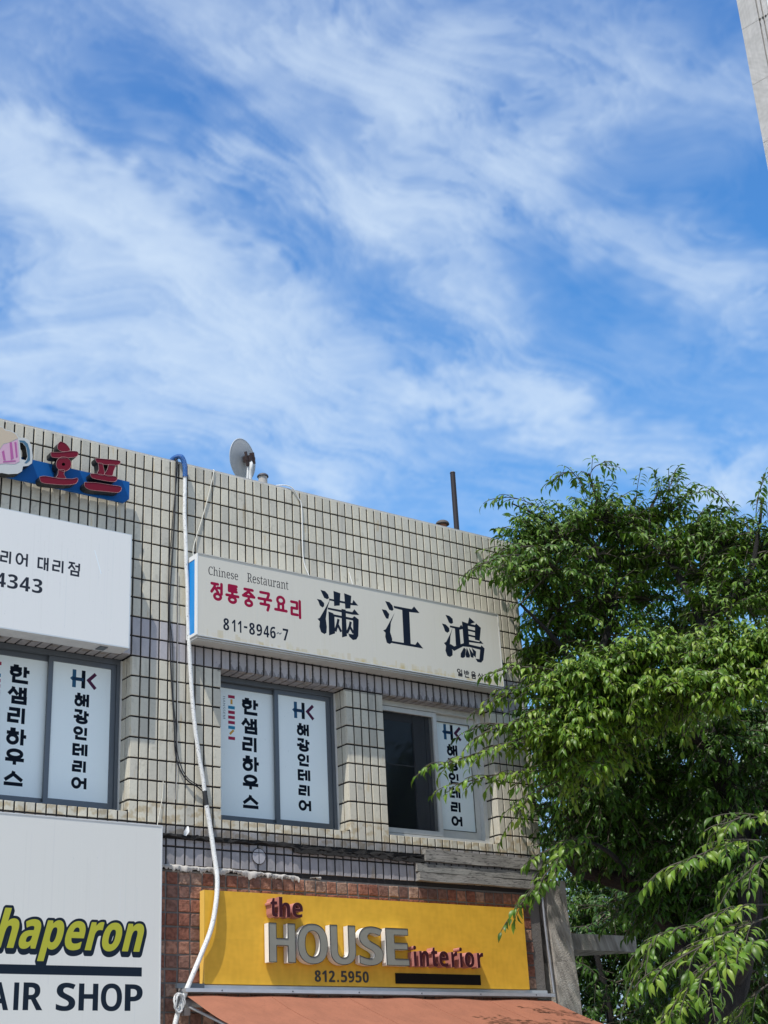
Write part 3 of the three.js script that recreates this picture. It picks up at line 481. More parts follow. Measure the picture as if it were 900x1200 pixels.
{ // Chinese restaurant sign
  const o = thing('restaurant_sign', 'long off-white restaurant sign box with three big black Chinese characters and a blue end', 'sign');
  const X0 = -.2, X1 = 3.75, Y0 = 6.17, Y1 = 7.06, z = .22;
  const alu = M({ color: new THREE.Color(.6, .6, .57), roughness: .45, metalness: .15, map: grime });
  part('cabinet', join(box(X0 + .006, X1, Y0 + .03, Y1, .004, z - .004), box(X0 + .004, X1 + .002, Y0 + .012, Y0 + .028, .004, z - .02), box(X0 + .004, X1 + .002, Y0, Y0 + .010, .004, z - .008)), alu, o);
  part('end_panel', box(X0 - .002, X0 + .005, Y0 + .06, Y1 - .05, .035, z - .05), M({ color: new THREE.Color(.01, .24, .62), roughness: .4 }), o);
  part('end_frame', join(box(X0 - .006, X0 + .004, Y0 + .03, Y1 + .002, z - .048, z + .003), box(X0 - .006, X0 + .004, Y0 + .03, Y1 + .002, .002, .033), box(X0 - .006, X0 + .004, Y0 + .03, Y0 + .058, .034, z - .049), box(X0 - .006, X0 + .004, Y1 - .048, Y1 + .002, .034, z - .049)), M({ color: new THREE.Color(.72, .73, .72), roughness: .5 }), o);
  part('bottom_trim', box(X0 + .01, X1 - .01, Y0 - .012, Y0 - .002, .05, z - .03), alu, o);
  const s = new Sheet(X0, Y0 + .03, X1, Y1, 518, '#c9c5b9'), c = carry(360, 680, 6.4286, z), c5 = carry(490, 700, 8.18, z), ink = '#151d2b', red = '#8c1237';
  const k = s.k;
  for (let i = 0; i < 420; i++) { const x = rr(X0, X1), h = rr(.05, .5), y = rr(Y0, Y1); k.globalAlpha = rr(.01, .05); k.fillStyle = pick(['#a99f7e', '#8d8f90', '#ece9dd', '#9aa0a6']); k.fillRect(s.X(x), s.Y(y), rr(1, 7), h * 518); }
  for (let i = 0; i < 260; i++) { const x = X0 + Math.pow(rnd(), .7) * (X1 - X0), h = rr(.01, .11) * rnd(); k.globalAlpha = rr(.05, .22); k.fillStyle = pick(['#b39a5e', '#a48b55', '#c2ab74']); k.fillRect(s.X(x), s.Y(Y0 + .03 + h), rr(4, 40), h * 518); }
  k.globalAlpha = 1;
  s.text('Chinese', .098, 6.9, .345, .098, '#2b2a2c', '200px serif'); s.text('Restaurant', .628, 6.905, .5, .1, '#2b2a2c', '200px serif');
  [['정', .021, 6.687, .15, .203], ['통', .202, 6.69, .165, .216], ['중', .394, 6.686, .16, .212], ['국', .587, 6.682, .178, .22], ['요', .78, 6.683, .165, .19], ['리', .968, 6.661, .152, .212]].forEach((q) => s.han(...q, .031, red, true));
  [...'811-8946~7'].forEach((ch, i) => { const x = .129 + [0, .085, .155, .225, .30, .385, .47, .548, .622, .701][i]; if (ch === '-') s.rect(x - .02, 6.352, x + .02, 6.372, ink); else if (ch === '~') s.line([[x - .028, 6.35], [x - .01, 6.366], [x + .01, 6.352], [x + .03, 6.37]], .01, '#555a62'); else s.text(ch, x, 6.357, ch === '1' ? .04 : .068, .126, ink); });
  const P = (f) => (...pts) => s.poly(pts.map(f), ink), A = P(c), B = P(c5), LA = (w, ...pts) => s.line(pts.map(c), w, ink), LB = (w, ...pts) => s.line(pts.map(c5), w, ink);
  A([100, 72], [135, 82], [158, 108], [165, 135], [150, 143], [128, 132], [115, 105]); A([73, 140], [105, 148], [128, 172], [128, 195], [115, 205], [95, 190], [85, 160]);
  A([172, 145], [150, 215], [140, 290], [148, 350], [145, 395], [130, 405], [105, 390], [92, 350], [95, 310], [78, 290], [95, 283], [140, 205]);
  A([165, 137], [340, 172], [348, 148], [384, 191], [340, 188], [165, 151]); A([198, 80], [250, 98], [245, 190], [203, 193]); A([278, 97], [332, 118], [325, 212], [287, 213]);
  A([155, 205], [340, 240], [355, 218], [392, 262], [340, 259], [155, 219]); A([160, 235], [195, 248], [205, 265], [210, 400], [165, 415]); A([190, 254], [340, 284], [355, 270], [388, 295], [380, 312], [340, 302], [190, 271]);
  A([345, 285], [388, 300], [385, 420], [370, 445], [345, 450], [318, 425], [310, 402], [347, 408]); A([258, 215], [290, 222], [300, 420], [263, 430]);
  LA(.03, [236, 292], [228, 330], [212, 385]); LA(.03, [228, 330], [256, 388]); LA(.03, [328, 312], [320, 350], [300, 398]); LA(.03, [320, 345], [348, 398]);
  A([588, 157], [620, 165], [642, 190], [650, 220], [640, 230], [618, 222], [605, 195]); A([562, 218], [595, 225], [618, 255], [612, 290], [595, 287], [580, 260]);
  A([658, 245], [630, 320], [625, 390], [640, 440], [640, 470], [620, 480], [600, 470], [588, 425], [590, 395], [573, 378], [592, 368], [640, 280]);
  A([650, 192], [788, 218], [805, 197], [846, 247], [780, 241], [655, 209]); A([715, 208], [768, 218], [780, 484], [728, 478]); A([640, 457], [815, 485], [832, 462], [874, 514], [640, 473]);
  B([262, 168], [300, 178], [330, 205], [335, 245], [315, 255], [295, 240], [280, 205]); B([228, 250], [265, 260], [298, 295], [300, 325], [280, 340], [258, 325], [245, 285]);
  B([330, 290], [310, 370], [305, 450], [330, 510], [330, 555], [305, 572], [280, 560], [262, 510], [268, 465], [248, 437], [270, 425], [310, 345]);
  B([305, 270], [395, 287], [412, 262], [436, 302], [400, 310], [305, 287]); B([352, 290], [395, 295], [408, 455], [362, 462]); B([308, 445], [345, 470], [440, 438], [492, 450], [488, 476], [430, 470], [345, 514], [308, 480]);
  B([420, 230], [475, 250], [490, 445], [440, 472]); B([490, 192], [544, 240], [474, 264]); B([474, 248], [545, 266], [556, 250], [601, 292], [590, 418], [545, 405], [545, 288], [474, 272]);
  LB(.022, [478, 312], [555, 330]); LB(.022, [478, 362], [555, 380]); B([468, 404], [585, 428], [598, 414], [626, 447], [468, 426]); B([468, 446], [600, 476], [606, 460], [637, 490], [625, 600], [605, 625], [570, 620], [550, 588], [588, 592], [595, 502], [468, 470]);
  B([440, 480], [458, 500], [450, 570], [430, 581], [408, 575], [408, 540]); B([466, 480], [498, 558], [492, 578], [462, 576], [454, 550]); B([488, 482], [532, 545], [530, 580], [504, 572]); B([514, 482], [556, 520], [552, 578], [534, 560]);
  [['일', 3.12, 6.272], ['반', 3.219, 6.27], ['음', 3.316, 6.27], ['식', 3.416, 6.266], ['점', 3.517, 6.266]].forEach(([ch, x, y]) => s.han(ch, x, y, .084, .092, .0125, '#26262a'));
  part('face', s.face(z), MP({ map: s.tex(), roughness: .45, specularIntensity: .22 }), o);
  part('lip', join(box(X0 + .002, X1, Y1 - .002, Y1 + .004, z - .003, z + .006), box(X1 - .004, X1 + .004, Y0 + .03, Y1 - .004, z - .003, z + .006), box(X0 + .002, X1, Y0 + .018, Y0 + .03, z - .018, z + .004)), alu, o);
}
{ // hair shop board
  const o = thing('hair_shop_sign', 'big pale grey hair shop board with yellow slanted letters above a black bar', 'sign');
  const X0 = -5.4, X1 = -.51, Y0 = 2.2, Y1 = 4.31, z = .12;
  part('cabinet', box(X0, X1, Y0, Y1, .004, z - .002), whiteSide, o);
  part('edge_trim', join(box(X0, X1 + .006, Y1 - .002, Y1 + .008, z - .03, z + .004), box(X1 - .004, X1 + .006, Y0, Y1 - .003, z - .03, z + .004)), whiteSide, o);
  const s = new Sheet(-2.7, Y0, X1, Y1, 680, '#d1d0ca'), ink = '#18222e';
  s.speckle(150, '#8f979c', .005, .13); for (let i = 0; i < 60; i++) { s.k.globalAlpha = rr(.01, .04); s.k.fillStyle = pick(['#8c9296', '#eceef0', '#8f8b80']); s.k.fillRect(s.X(rr(-2.7, X1)), s.Y(Y1 - rr(0, .6)), rr(1, 10), rr(.3, 1.6) * 680); } s.k.globalAlpha = 1;
  const word = 'haperon', k = s.k;
  k.save(); k.font = 'bold 200px sans-serif';
  const m = k.measureText(word), bw = m.width, x0 = -2.085, x1 = -.695, base = 3.192, xh = .232, cap = k.measureText('e').actualBoundingBoxAscent;
  k.translate(s.X(x0), s.Y(base)); k.transform(1, 0, -.25, 1, 0, 0); k.scale((x1 - x0) * s.sx / bw, xh * s.ppm / cap);
  k.lineJoin = 'round'; k.strokeStyle = ink; k.fillStyle = ink;
  for (let q = 0; q <= 6; q++) { k.lineWidth = 26; k.strokeText(word, q * 1.5, q * 2.2); }
  k.fillStyle = '#a9a83a'; k.fillText(word, 0, 0); k.lineWidth = 5; k.strokeStyle = '#a9a83a'; k.strokeText(word, 0, 0); k.restore();
  s.rect(-2.7, 2.977, -.69, 3.054, ink);
  [['A', -2.006, .195], ['I', -1.845, .047], ['R', -1.697, .176], ['S', -1.401, .178], ['H', -1.193, .181], ['O', -.977, .202], ['P', -.764, .172]].forEach(([t, x, w]) => { if (t === 'I') s.rect(x - .022, 2.69, x + .022, 2.91, ink); else s.text(t, x, 2.8, w, t === 'S' || t === 'O' ? .23 : .22, ink, 'bold 200px sans-serif'); });
  part('face', s.face(z), MP({ map: s.tex(), roughness: .45, specularIntensity: .22 }), o);
  part('face', (() => { const g = new THREE.PlaneGeometry(2.7, Y1 - Y0); g.translate(-4.05, (Y0 + Y1) / 2, z); return g; })(), MP({ color: lin('#d1d0ca'), roughness: .4 }), o);
}
{ // yellow interior shop sign
  const o = thing('interior_shop_sign', 'yellow shop sign board with raised metal and maroon letters above the awning', 'sign');
  const X0 = -.04, X1 = 3.885, Y0 = 2.93, Y1 = 3.765, z = .08;
  const ymap = noiseTex(512, 128, (u, v) => { const a = n2(u * 9, v * 3) * .05 + n2(u * 60, v * 4) * .04 + n2(u * 30, v * 14) * .03; return [.94 + a, .94 + a, .92 + a * 1.4]; }, false, [.25, 1.2]);
  const yel = MP({ color: new THREE.Color(.72, .405, .04), roughness: .5, specularIntensity: .4, map: ymap });
  part('board', box(X0, X1, Y0, Y1, .004, z), yel, o);
  part('board_edge', box(X0 - .004, X0, Y0 + .002, Y1 - .002, .004, z + .002), M({ color: new THREE.Color(.8, .5, .1), roughness: .5 }), o);
  const faceM = M({ color: new THREE.Color(.25, .245, .2), roughness: .5, map: grime }), sideM = M({ color: new THREE.Color(.8, .79, .76), roughness: .35, metalness: .1 }), trimM = M({ color: new THREE.Color(.02, .022, .02), roughness: .5 });
  const dx = .075;
  for (const [ch, x, w] of [['H', .747, .292], ['O', 1.091, .34], ['U', 1.443, .295], ['S', 1.776, .284], ['E', 2.099, .276]]) {
    const lt = new THREE.Group(); lt.name = 'letter'; o.add(lt);
    const sh = glyph(ch, x, 3.302, w, ch === 'H' || ch === 'E' ? .355 : .368);
    part('letter_body', uvXY(extrude(sh, z + .012, .072)), sideM, lt); part('letter_face', uvXY(extrude(sh, z + .085, .008)), [faceM, trimM], lt);
    part('standoff', join(rod(V(x - w * .33, 3.2, z), V(x - w * .33, 3.2, z + .014), .01), rod(V(x - w * .33, 3.4, z), V(x - w * .33, 3.4, z + .014), .01)), sideM, lt);
    const tr = []; for (const q of sh) for (const ring of [q, ...q.holes]) { const pts = ring.getPoints(10); for (let i = 0; i < pts.length; i++) { const a = pts[i], b = pts[(i + 1) % pts.length]; if (a.distanceTo(b) > .002) tr.push(rod(V(a.x, a.y, z + .0932), V(b.x, b.y, z + .0932), .0034, 4)); } }
    part('letter_trim', join(tr), trimM, lt);
  }
  const maroonF = MP({ color: new THREE.Color(.045, .008, .012), roughness: .5, specularIntensity: .4 }), maroonS = M({ color: new THREE.Color(.42, .17, .145), roughness: .55 });
  const word = (str, xs, y0, H, hs) => { [...str].forEach((ch, i) => { const [xc, w] = xs[i], h = hs[i]; const sh = glyph(ch, xc, y0 + h / 2, w, h); const lt = part('letter', uvXY(extrude(sh, z + .002, H)), [maroonF, maroonS], o);
    const tr = []; for (const q of sh) for (const ring of [q, ...q.holes]) { const pts = ring.getPoints(10); for (let k = 0; k < pts.length; k++) { const a = pts[k], b = pts[(k + 1) % pts.length]; if (a.distanceTo(b) > .002) tr.push(rod(V(a.x, a.y, z + H + .001), V(b.x, b.y, z + H + .0005), .0017, 4)); } } part('letter_trim', join(tr), maroonS, lt); }); };
  word('the', [[.655, .078], [.775, .125], [.921, .121]], 3.536, .1, [.172, .186, .142]);
  word('interior', [[2.306, .036], [2.42, .118], [2.55, .082], [2.672, .122], [2.808, .08], [2.896, .036], [3.006, .126], [3.15, .082]], 3.122, .1, [.196, .15, .185, .152, .15, .196, .152, .15]);
  const digits = [...'812.5950'], wds = [.07, .05, .07, .02, .07, .07, .07, .07]; let x = 1.163;
  const dm = M({ color: new THREE.Color(.03, .028, .022), roughness: .5 });
  digits.forEach((ch, i) => { const xc = x + wds[i] / 2; part('digit', extrude(glyph(ch, xc, 3.018 - (ch === '.' ? .042 : 0), wds[i], ch === '.' ? .02 : .106), z + .001, .004), dm, o); x += wds[i] + (i === 1 || ch === '.' || digits[i + 1] === '.' ? .026 : .016); });
  part('black_bar', box(2.12, 3.215, 2.962, 3.063, z + .002, z + .008), MP({ color: new THREE.Color(.006, .005, .004), roughness: .7, specularIntensity: .3 }), o);
}
// awning
{
  const o = thing('awning', 'sloping terracotta canvas awning with a silver rail under the yellow sign', 'awning');
  const canvas = M({ color: new THREE.Color(.29, .108, .06), roughness: .85, side: THREE.DoubleSide, bumpMap: fineBump, bumpScale: .002, map: noiseTex(512, 256, (u, v) => { const a = n2(u * 10, v * 4) * .06 + n2(u * 40, v * 5) * .05 + n2(u * 90, v * 60) * .04; const sp = n2(u * 60, v * 40) > .83 ? -.3 : 0; return .93 + a + sp; }, false, [.22, .8]) });
  const N = 60, Mv = 10, top = [], idx = [];
  for (let j = 0; j <= Mv; j++) for (let i = 0; i <= N; i++) { const x = -.25 + 4.38 * i / N, t = j / Mv, zz = .13 + 1.02 * t; top.push(x, 2.822 - .385 * t + .02 * Math.sin(t * 3.14) * -1 + .007 * n2(x * 1.4, t * 1.2) + .006 * Math.cos(x / .73 * 6.283), zz); }
  const W1 = N + 1; for (let j = 0; j < Mv; j++) for (let i = 0; i < N; i++) { const a = j * W1 + i; idx.push(a, a + W1, a + 1, a + 1, a + W1, a + W1 + 1); }
  const g = new THREE.BufferGeometry(); g.setAttribute('position', new THREE.Float32BufferAttribute(top, 3)); g.setIndex(idx); g.computeVertexNormals(); uvXY(g); part('canvas', g, canvas, o);
  for (let k = 1; k < 5; k++) { const x = -.25 + k * .876, pts = []; for (let j = 0; j <= Mv; j++) { const t = j / Mv; pts.push(V(x, 2.823 - .385 * t - .02 * Math.sin(t * 3.14) + .007 * n2(x * 1.4, t * 1.2) + .006 * Math.cos(x / .73 * 6.283), .13 + 1.02 * t)); } part('seam', tube(pts, .0035, 20, 5), canvas, o); }
  const vg = new THREE.PlaneGeometry(4.38, .22, 60, 2), vp = vg.attributes.position; for (let i = 0; i < vp.count; i++) { const x = vp.getX(i); vp.setXYZ(i, x + 1.94, vp.getY(i) + 2.33 - .02, 1.15 + .012 * n2(x * 3, vp.getY(i) * 4) + .002); } vg.computeVertexNormals(); part('valance', vg, canvas, o);
  const silver = M({ color: new THREE.Color(.6, .61, .62), roughness: .35, metalness: .5, map: grime });
  part('rail', box(-.27, 4.17, 2.85, 2.883, .02, .16), silver, o);
  part('rail_seat', box(-.26, 4.16, 2.884, 2.925, .004, .05), silver, o); for (let k = 0; k < 6; k++) part('screw', rod(V(.1 + k * .76, 2.866, .16), V(.1 + k * .76, 2.866, .165), .007, 8), grayAlu, o);
  part('end_bracket', join(box(-.32, -.04, 2.888, 2.93, .052, .085), box(-.29, -.27, 2.74, 2.86, .02, .1)), grayAlu, o);
  part('roller', rod(V(-.25, 2.76, .07), V(4.13, 2.76, .07), .035, 12), M({ color: new THREE.Color(.25, .25, .25), roughness: .5 }), o);
  for (const x of [-.2, 4.05]) part('arm', join(rod(V(x, 2.74, .06), V(x, 2.4, 1.13), .014), box(x - .03, x + .03, 2.66, 2.74, .005, .06)), silver, o);
}

// ---------------------------------------------------------------- roof things
{
  const base = at(287, 556, 17.6), o = thing('satellite_dish', 'grey satellite dish on a white mast behind the parapet', 'satellite dish', null, [base.x, 7.5, base.z]);
  const R = .245, pts = []; for (let i = 0; i <= 14; i++) { const r = R * i / 14; pts.push(new THREE.Vector2(r, r * r * .5)); } for (let i = 14; i >= 0; i--) { const r = R * i / 14; pts.push(new THREE.Vector2(r, r * r * .5 + .006)); }
  const dg = new THREE.LatheGeometry(pts, 40); dg.scale(1, 1, 1.08);
  const toCam = camera.position.clone().sub(base); toCam.y = 0; toCam.normalize();
  const right = V(0, 1, 0).cross(toCam).negate();       // picture right
  const axis = toCam.clone().multiplyScalar(-.62).addScaledVector(right.clone().negate(), -.55).addScaledVector(V(0, 1, 0), .28).normalize();
  axis.copy(toCam.clone().multiplyScalar(-.6).addScaledVector(V(0, 1, 0).cross(toCam), -.78).addScaledVector(V(0, 1, 0), .12).normalize());
  const q = new THREE.Quaternion().setFromUnitVectors(V(0, 1, 0), axis), H = base.y - 7.5 + .2;
  dg.applyQuaternion(q); dg.translate(0, H, 0);
  part('reflector', dg, M({ color: new THREE.Color(.42, .42, .41), roughness: .6, map: grime }), o);
  part('rim', (() => { const t = new THREE.TorusGeometry(R, .007, 6, 48); t.rotateX(Math.PI / 2); t.translate(0, R * R * .5 + .004, 0); t.scale(1, 1, 1.08); t.applyQuaternion(q); t.translate(0, H, 0); return t; })(), M({ color: new THREE.Color(.4, .42, .44), roughness: .5 }), o);
  const back = axis.clone().multiplyScalar(-.06).add(V(0, H, 0)), rust = M({ color: new THREE.Color(.09, .06, .055), roughness: .8, metalness: .3 }), wht = M({ color: new THREE.Color(.62, .62, .6), roughness: .5 });
  part('mount', join([box(-.045, .045, -.05, .05, -.04, .04), box(-.09, .09, -.035, -.015, -.015, .015), box(-.07, -.05, -.03, .0, -.09, .09), box(.03, .05, -.06, 0, -.07, .07)].map((g) => { g.applyQuaternion(q); g.translate(back.x, back.y, back.z); return g; })), rust, o);
  part('mast', tube([V(back.x, back.y, back.z), back.clone().addScaledVector(axis, -.05).add(V(0, -.12, 0)), V(back.x * 1.5, H - .34, back.z * 1.2), V(back.x * 1.5, 0, back.z * 1.2)], .024, 20, 8), wht, o);
  part('strut', rod(back.clone().add(V(0, -.03, 0)), V(-.16, 0, .1), .014), wht, o);
  part('base_plate', box(-.3, .3, 0, .02, -.25, .25), rust, o);
}
{
  const b = at(308, 560, 17.4), o = thing('roof_fitting', 'small capped grey pipe beside the satellite dish', 'pipe', null, [b.x, 7.5, b.z]); const h = b.y - 7.5;
  part('pipe', (() => { const g = new THREE.CylinderGeometry(.055, .055, h + .01, 14); g.translate(0, (h + .01) / 2, 0); return g; })(), M({ color: new THREE.Color(.45, .42, .38), roughness: .7, map: grime }), o);
  part('cap', (() => { const g = new THREE.SphereGeometry(.07, 14, 8, 0, 6.3, 0, 1.7); g.scale(1, .6, 1); g.translate(0, h + .015, 0); return g; })(), M({ color: new THREE.Color(.06, .06, .075), roughness: .6 }), o);
}
{
  const o = thing('roof_pole', 'dark bare steel pole standing behind the parapet', 'pole', null, [3.752, 7.5, -.4]);
  part('shaft', (() => { const g = new THREE.CylinderGeometry(.032, .034, 1.62, 14); g.translate(0, .81, 0); return g; })(), M({ color: new THREE.Color(.028, .022, .024), roughness: .6, metalness: .3, map: grime }), o);
  part('cap', (() => { const g = new THREE.CylinderGeometry(.03, .036, .012, 14); g.translate(0, 1.626, 0); return g; })(), M({ color: new THREE.Color(.05, .045, .045), roughness: .6 }), o);
  part('flange', (() => { const g = new THREE.CylinderGeometry(.1, .1, .02, 14); g.translate(0, .01, 0); return g; })(), M({ color: new THREE.Color(.05, .04, .04), roughness: .7 }), o);
}
{
  const o = thing('roof_vent', 'rusty round vent cap just showing over the parapet', 'vent', null, [3.53, 7.5, -.4]);
  part('cap', (() => { const g = new THREE.SphereGeometry(.085, 18, 8, 0, 6.3, 0, 1.65); g.scale(1, .62, 1); g.translate(0, .878, 0); return g; })(), M({ color: new THREE.Color(.075, .065, .06), roughness: .75, map: grime }), o);
  part('stack', (() => { const g = new THREE.CylinderGeometry(.05, .05, .87, 14); g.translate(0, .435, 0); return g; })(), M({ color: new THREE.Color(.22, .09, .045), roughness: .85, map: grime }), o);
}

// ---------------------------------------------------------------- cables on the front
{
  const o = thing('conduit', 'white taped hose hanging down the facade with blue tape over the parapet', 'hose');
  const P = [[-.36, 8.13, -.12], [-.345, 8.185, -.03], [-.30, 8.19, .035], [-.262, 8.1, .05], [-.256, 7.9, .05], [-.258, 7.56, .05], [-.246, 7.25, .055], [-.236, 7.0, .05], [-.222, 6.72, .055], [-.214, 6.45, .05], [-.196, 6.1, .055], [-.178, 5.84, .05], [-.14, 5.41, .05], [-.09, 5.08, .05], [-.033, 4.79, .05], [-.012, 4.63, .05], [.032, 4.39, .055], [.066, 4.11, .075], [.084, 3.87, .105], [.058, 3.64, .125], [.004, 3.41, .13], [-.094, 3.18, .12], [-.2, 2.95, .11], [-.275, 2.767, .09], [-.333, 2.586, .08], [-.36, 2.3, .07]].map((p) => V(...p));
  const cv = new THREE.CatmullRomCurve3(P), seg = (a, b, r, n) => { const pts = []; for (let i = 0; i <= 40; i++) pts.push(cv.getPoint(a + (b - a) * i / 40)); return new THREE.TubeGeometry(new THREE.CatmullRomCurve3(pts), n, r, 10); };
  const wrap = noiseTex(256, 512, (u, v) => { const c = n2(u * 3, v * 30), d = n2(u * 8, v * 60 + 3) > .72 ? -.55 : 0; return [.92 + .1 * c + d, .92 + .1 * c + d, .9 + .1 * c + d]; }, false, [14, 1]); wrap.center.set(.5, .5); wrap.rotation = Math.PI / 2;
  const dirty = noiseTex(512, 64, (u, v) => { const c = n2(u * 60, v * 3), d = n2(u * 110, v * 4 + 3) > .78 ? -.6 : 0; return .93 + .06 * c + d; });
  const white = M({ color: new THREE.Color(.86, .86, .83), roughness: .6, map: dirty, bumpMap: fineBump, bumpScale: .004 });
  part('hose', seg(.145, .585, .0205, 160), white, o); part('tape', seg(0, .15, .027, 60), M({ color: new THREE.Color(.012, .11, .36), roughness: .45, bumpMap: fineBump, bumpScale: .006 }), o);
  part('tape', seg(.583, .612, .024, 24), M({ color: new THREE.Color(.02, .02, .02), roughness: .5 }), o); part('hose', seg(.61, 1, .023, 120), white, o);
}
{
  const o = thing('black_cable', 'thin black cable looping down the tiles into the white hose', 'cable'), blk = M({ color: new THREE.Color(.012, .012, .014), roughness: .5 });
  part('strand', tube([[-.345, 8.16, -.05], [-.342, 8.165, .01], [-.344, 8.08, .016], [-.352, 7.55, .014], [-.373, 7.07, .014], [-.397, 6.61, .014], [-.392, 6.17, .014], [-.368, 5.73, .014], [-.336, 5.31, .016], [-.324, 5.06, .018], [-.277, 4.9, .02], [-.193, 4.79, .024], [-.082, 4.735, .028], [.0, 4.68, .03]].map((p) => V(...p)), .0075, 140), blk, o);
  part('strand', tube([[-.33, 8.15, -.05], [-.325, 8.16, .01], [-.33, 8.0, .012], [-.37, 7.5, .012], [-.405, 7.0, .014], [-.41, 6.55, .014], [-.36, 6.1, .014], [-.35, 5.6, .016], [-.325, 5.3, .03], [-.31, 5.06, .032], [-.262, 4.905, .034], [-.19, 4.802, .036], [-.082, 4.752, .038], [-.01, 4.705, .038]].map((p) => V(...p)), .005, 140), blk, o);
}
const thinCable = (name, label, pts, r, col, cat = 'cable') => { const o = thing(name, label, cat); part('strand', tube(pts.map((p) => V(...p)), r, pts.length * 12, 6), M({ color: new THREE.Color(...col), roughness: .6 }), o); };
thinCable('gray_wire', 'thin grey wire running straight down the tiles by the white hose', [[-.305, 6.9, .01], [-.303, 6.2, .01], [-.3, 5.6, .01], [-.3, 5.0, .012], [-.31, 4.6, .01]], .0035, [.3, .3, .3]);
thinCable('pale_cord', 'pale cord slanting from the parapet to the restaurant sign corner', [[.12, 8.16, -.02], [.108, 8.11, .012], [.046, 7.834, .01], [-.024, 7.575, .01], [-.133, 7.219, .02], [-.15, 7.07, .05]], .005, [.55, .54, .48]);
thinCable('antenna_cable', 'white cable from the satellite dish bending over the parapet to the sign', [[.8, 8.18, -.3], [.951, 8.178, -.05], [1.083, 8.16, .01], [1.169, 8.053, .012], [1.21, 7.939, .012], [1.207, 7.484, .012], [1.223, 7.289, .012], [1.273, 7.12, .04]], .0065, [.66, .66, .64]);
thinCable('loose_string', 'short pale string dangling on the tiles above the hair shop board', [[-.443, 4.764, .008], [-.448, 4.64, .01], [-.462, 4.55, .012], [-.508, 4.33, .02]], .0035, [.6, .58, .5]);
{ // stay rods of the restaurant sign
  const st = (x, label) => { const o = thing('stay_rod', label, 'rod'); part('rod', rod(V(x + .1, 7.3, .0), V(x, 7.062, .2), .006), M({ color: new THREE.Color(.5, .5, .48), roughness: .5, metalness: .4 }), o); };
  st(1.72, 'thin stay rod from the tiles to the top of the restaurant sign');
}
{ // scrap of paper
  const o = thing('paper_scrap', 'small curled white scrap stuck to the tiles near the white hose', 'scrap'), g = new THREE.PlaneGeometry(.06, .11, 6, 8), p = g.attributes.position;
  for (let i = 0; i < p.count; i++) { const x = p.getX(i), y = p.getY(i), w = 1 - Math.abs(y) / .075; p.setXYZ(i, -.205 + x * clamp(w, .1, 1) - y * .35 * -1, 4.3 + y, .016 + .014 * Math.cos(y * 30) + x * x * 6); }
  g.computeVertexNormals(); part('paper', g, M({ color: new THREE.Color(.75, .75, .72), roughness: .7, side: THREE.DoubleSide }), o);
}
{ // ball of tape and wire where the hose turns in
  const o = thing('tape_bundle', 'tangled bundle of pale tape and wire hanging on the hose by the awning rail', 'tape'), m = M({ color: new THREE.Color(.55, .55, .54), roughness: .55 });
  for (let i = 0; i < 7; i++) { const pts = [], ph = rr(0, 6), rx = rr(.025, .05), ry = rr(.06, .1); for (let k = 0; k < 9; k++) { const a = ph + k * .78; pts.push(V(-.315 + rx * Math.cos(a) + .008 * n2(k, i), 2.755 + ry * Math.sin(a), .115 + .02 * Math.sin(a * 2 + i))); } part('loop', tube(pts, .005, 40, 5), m, o); }
}

// ---------------------------------------------------------------- apartment tower far behind
{
  const c0 = V(42.68, 0, -21.75), o = thing('apartment_tower', 'tall pale concrete apartment tower with grooved panels beyond the tree', 'building', null, [c0.x, 0, c0.z]);
  o.rotation.y = 10 * Math.PI / 180;
  const con = M({ color: new THREE.Color(.52, .505, .48), roughness: .9, bumpMap: fineBump, bumpScale: .02, map: noiseTex(512, 512, (u, v) => .86 + .08 * loop(u, v, 9, 3) + .08 * loop(u, v, 30, 6) + .05 * (rnd() - .5) + .05 * n2(u * 60, v * 2), false, [.12, .12]) });
  const paint = M({ color: new THREE.Color(.62, .66, .65), roughness: .8 }), dark = M({ color: new THREE.Color(.03, .03, .03), roughness: .9 });
  part('core', box(.25, 12, 0, 76, .05, 26), con, o);
  for (let k = 0; k < 22; k++) { const y0 = k * 3.45 - .6, y1 = y0 + 3.43; part('wall_panel', join(box(0, .24, Math.max(0, y0), y1, 0, .95), box(.12, .24, Math.max(0, y0), y1, .951, 1.03), box(0, .24, Math.max(0, y0), y1, 1.031, 1.18), box(.12, .24, Math.max(0, y0), y1, 1.181, 1.26), box(0, .24, Math.max(0, y0), y1, 1.261, 1.5)), con, o); part('painted_panel', box(.02, .24, Math.max(0, y0), y1, 1.52, 25.9), paint, o); part('joint_clip', join([0, 1, 2, 3, 4, 5].map((i) => box(-.03, .03, y1 - .05, y1 + .05, .98 + i * .16, 1.06 + i * .16))), dark, o); }
  for (let k = 0; k < 20; k++) for (let i = 0; i < 4; i++) { const w = part('window', box(-.01, .03, k * 3.45 + 1.1, k * 3.45 + 2.6, 4 + i * 5.4, 7 + i * 5.4), M({ color: 0x26343c, roughness: .1 }), o); }
}

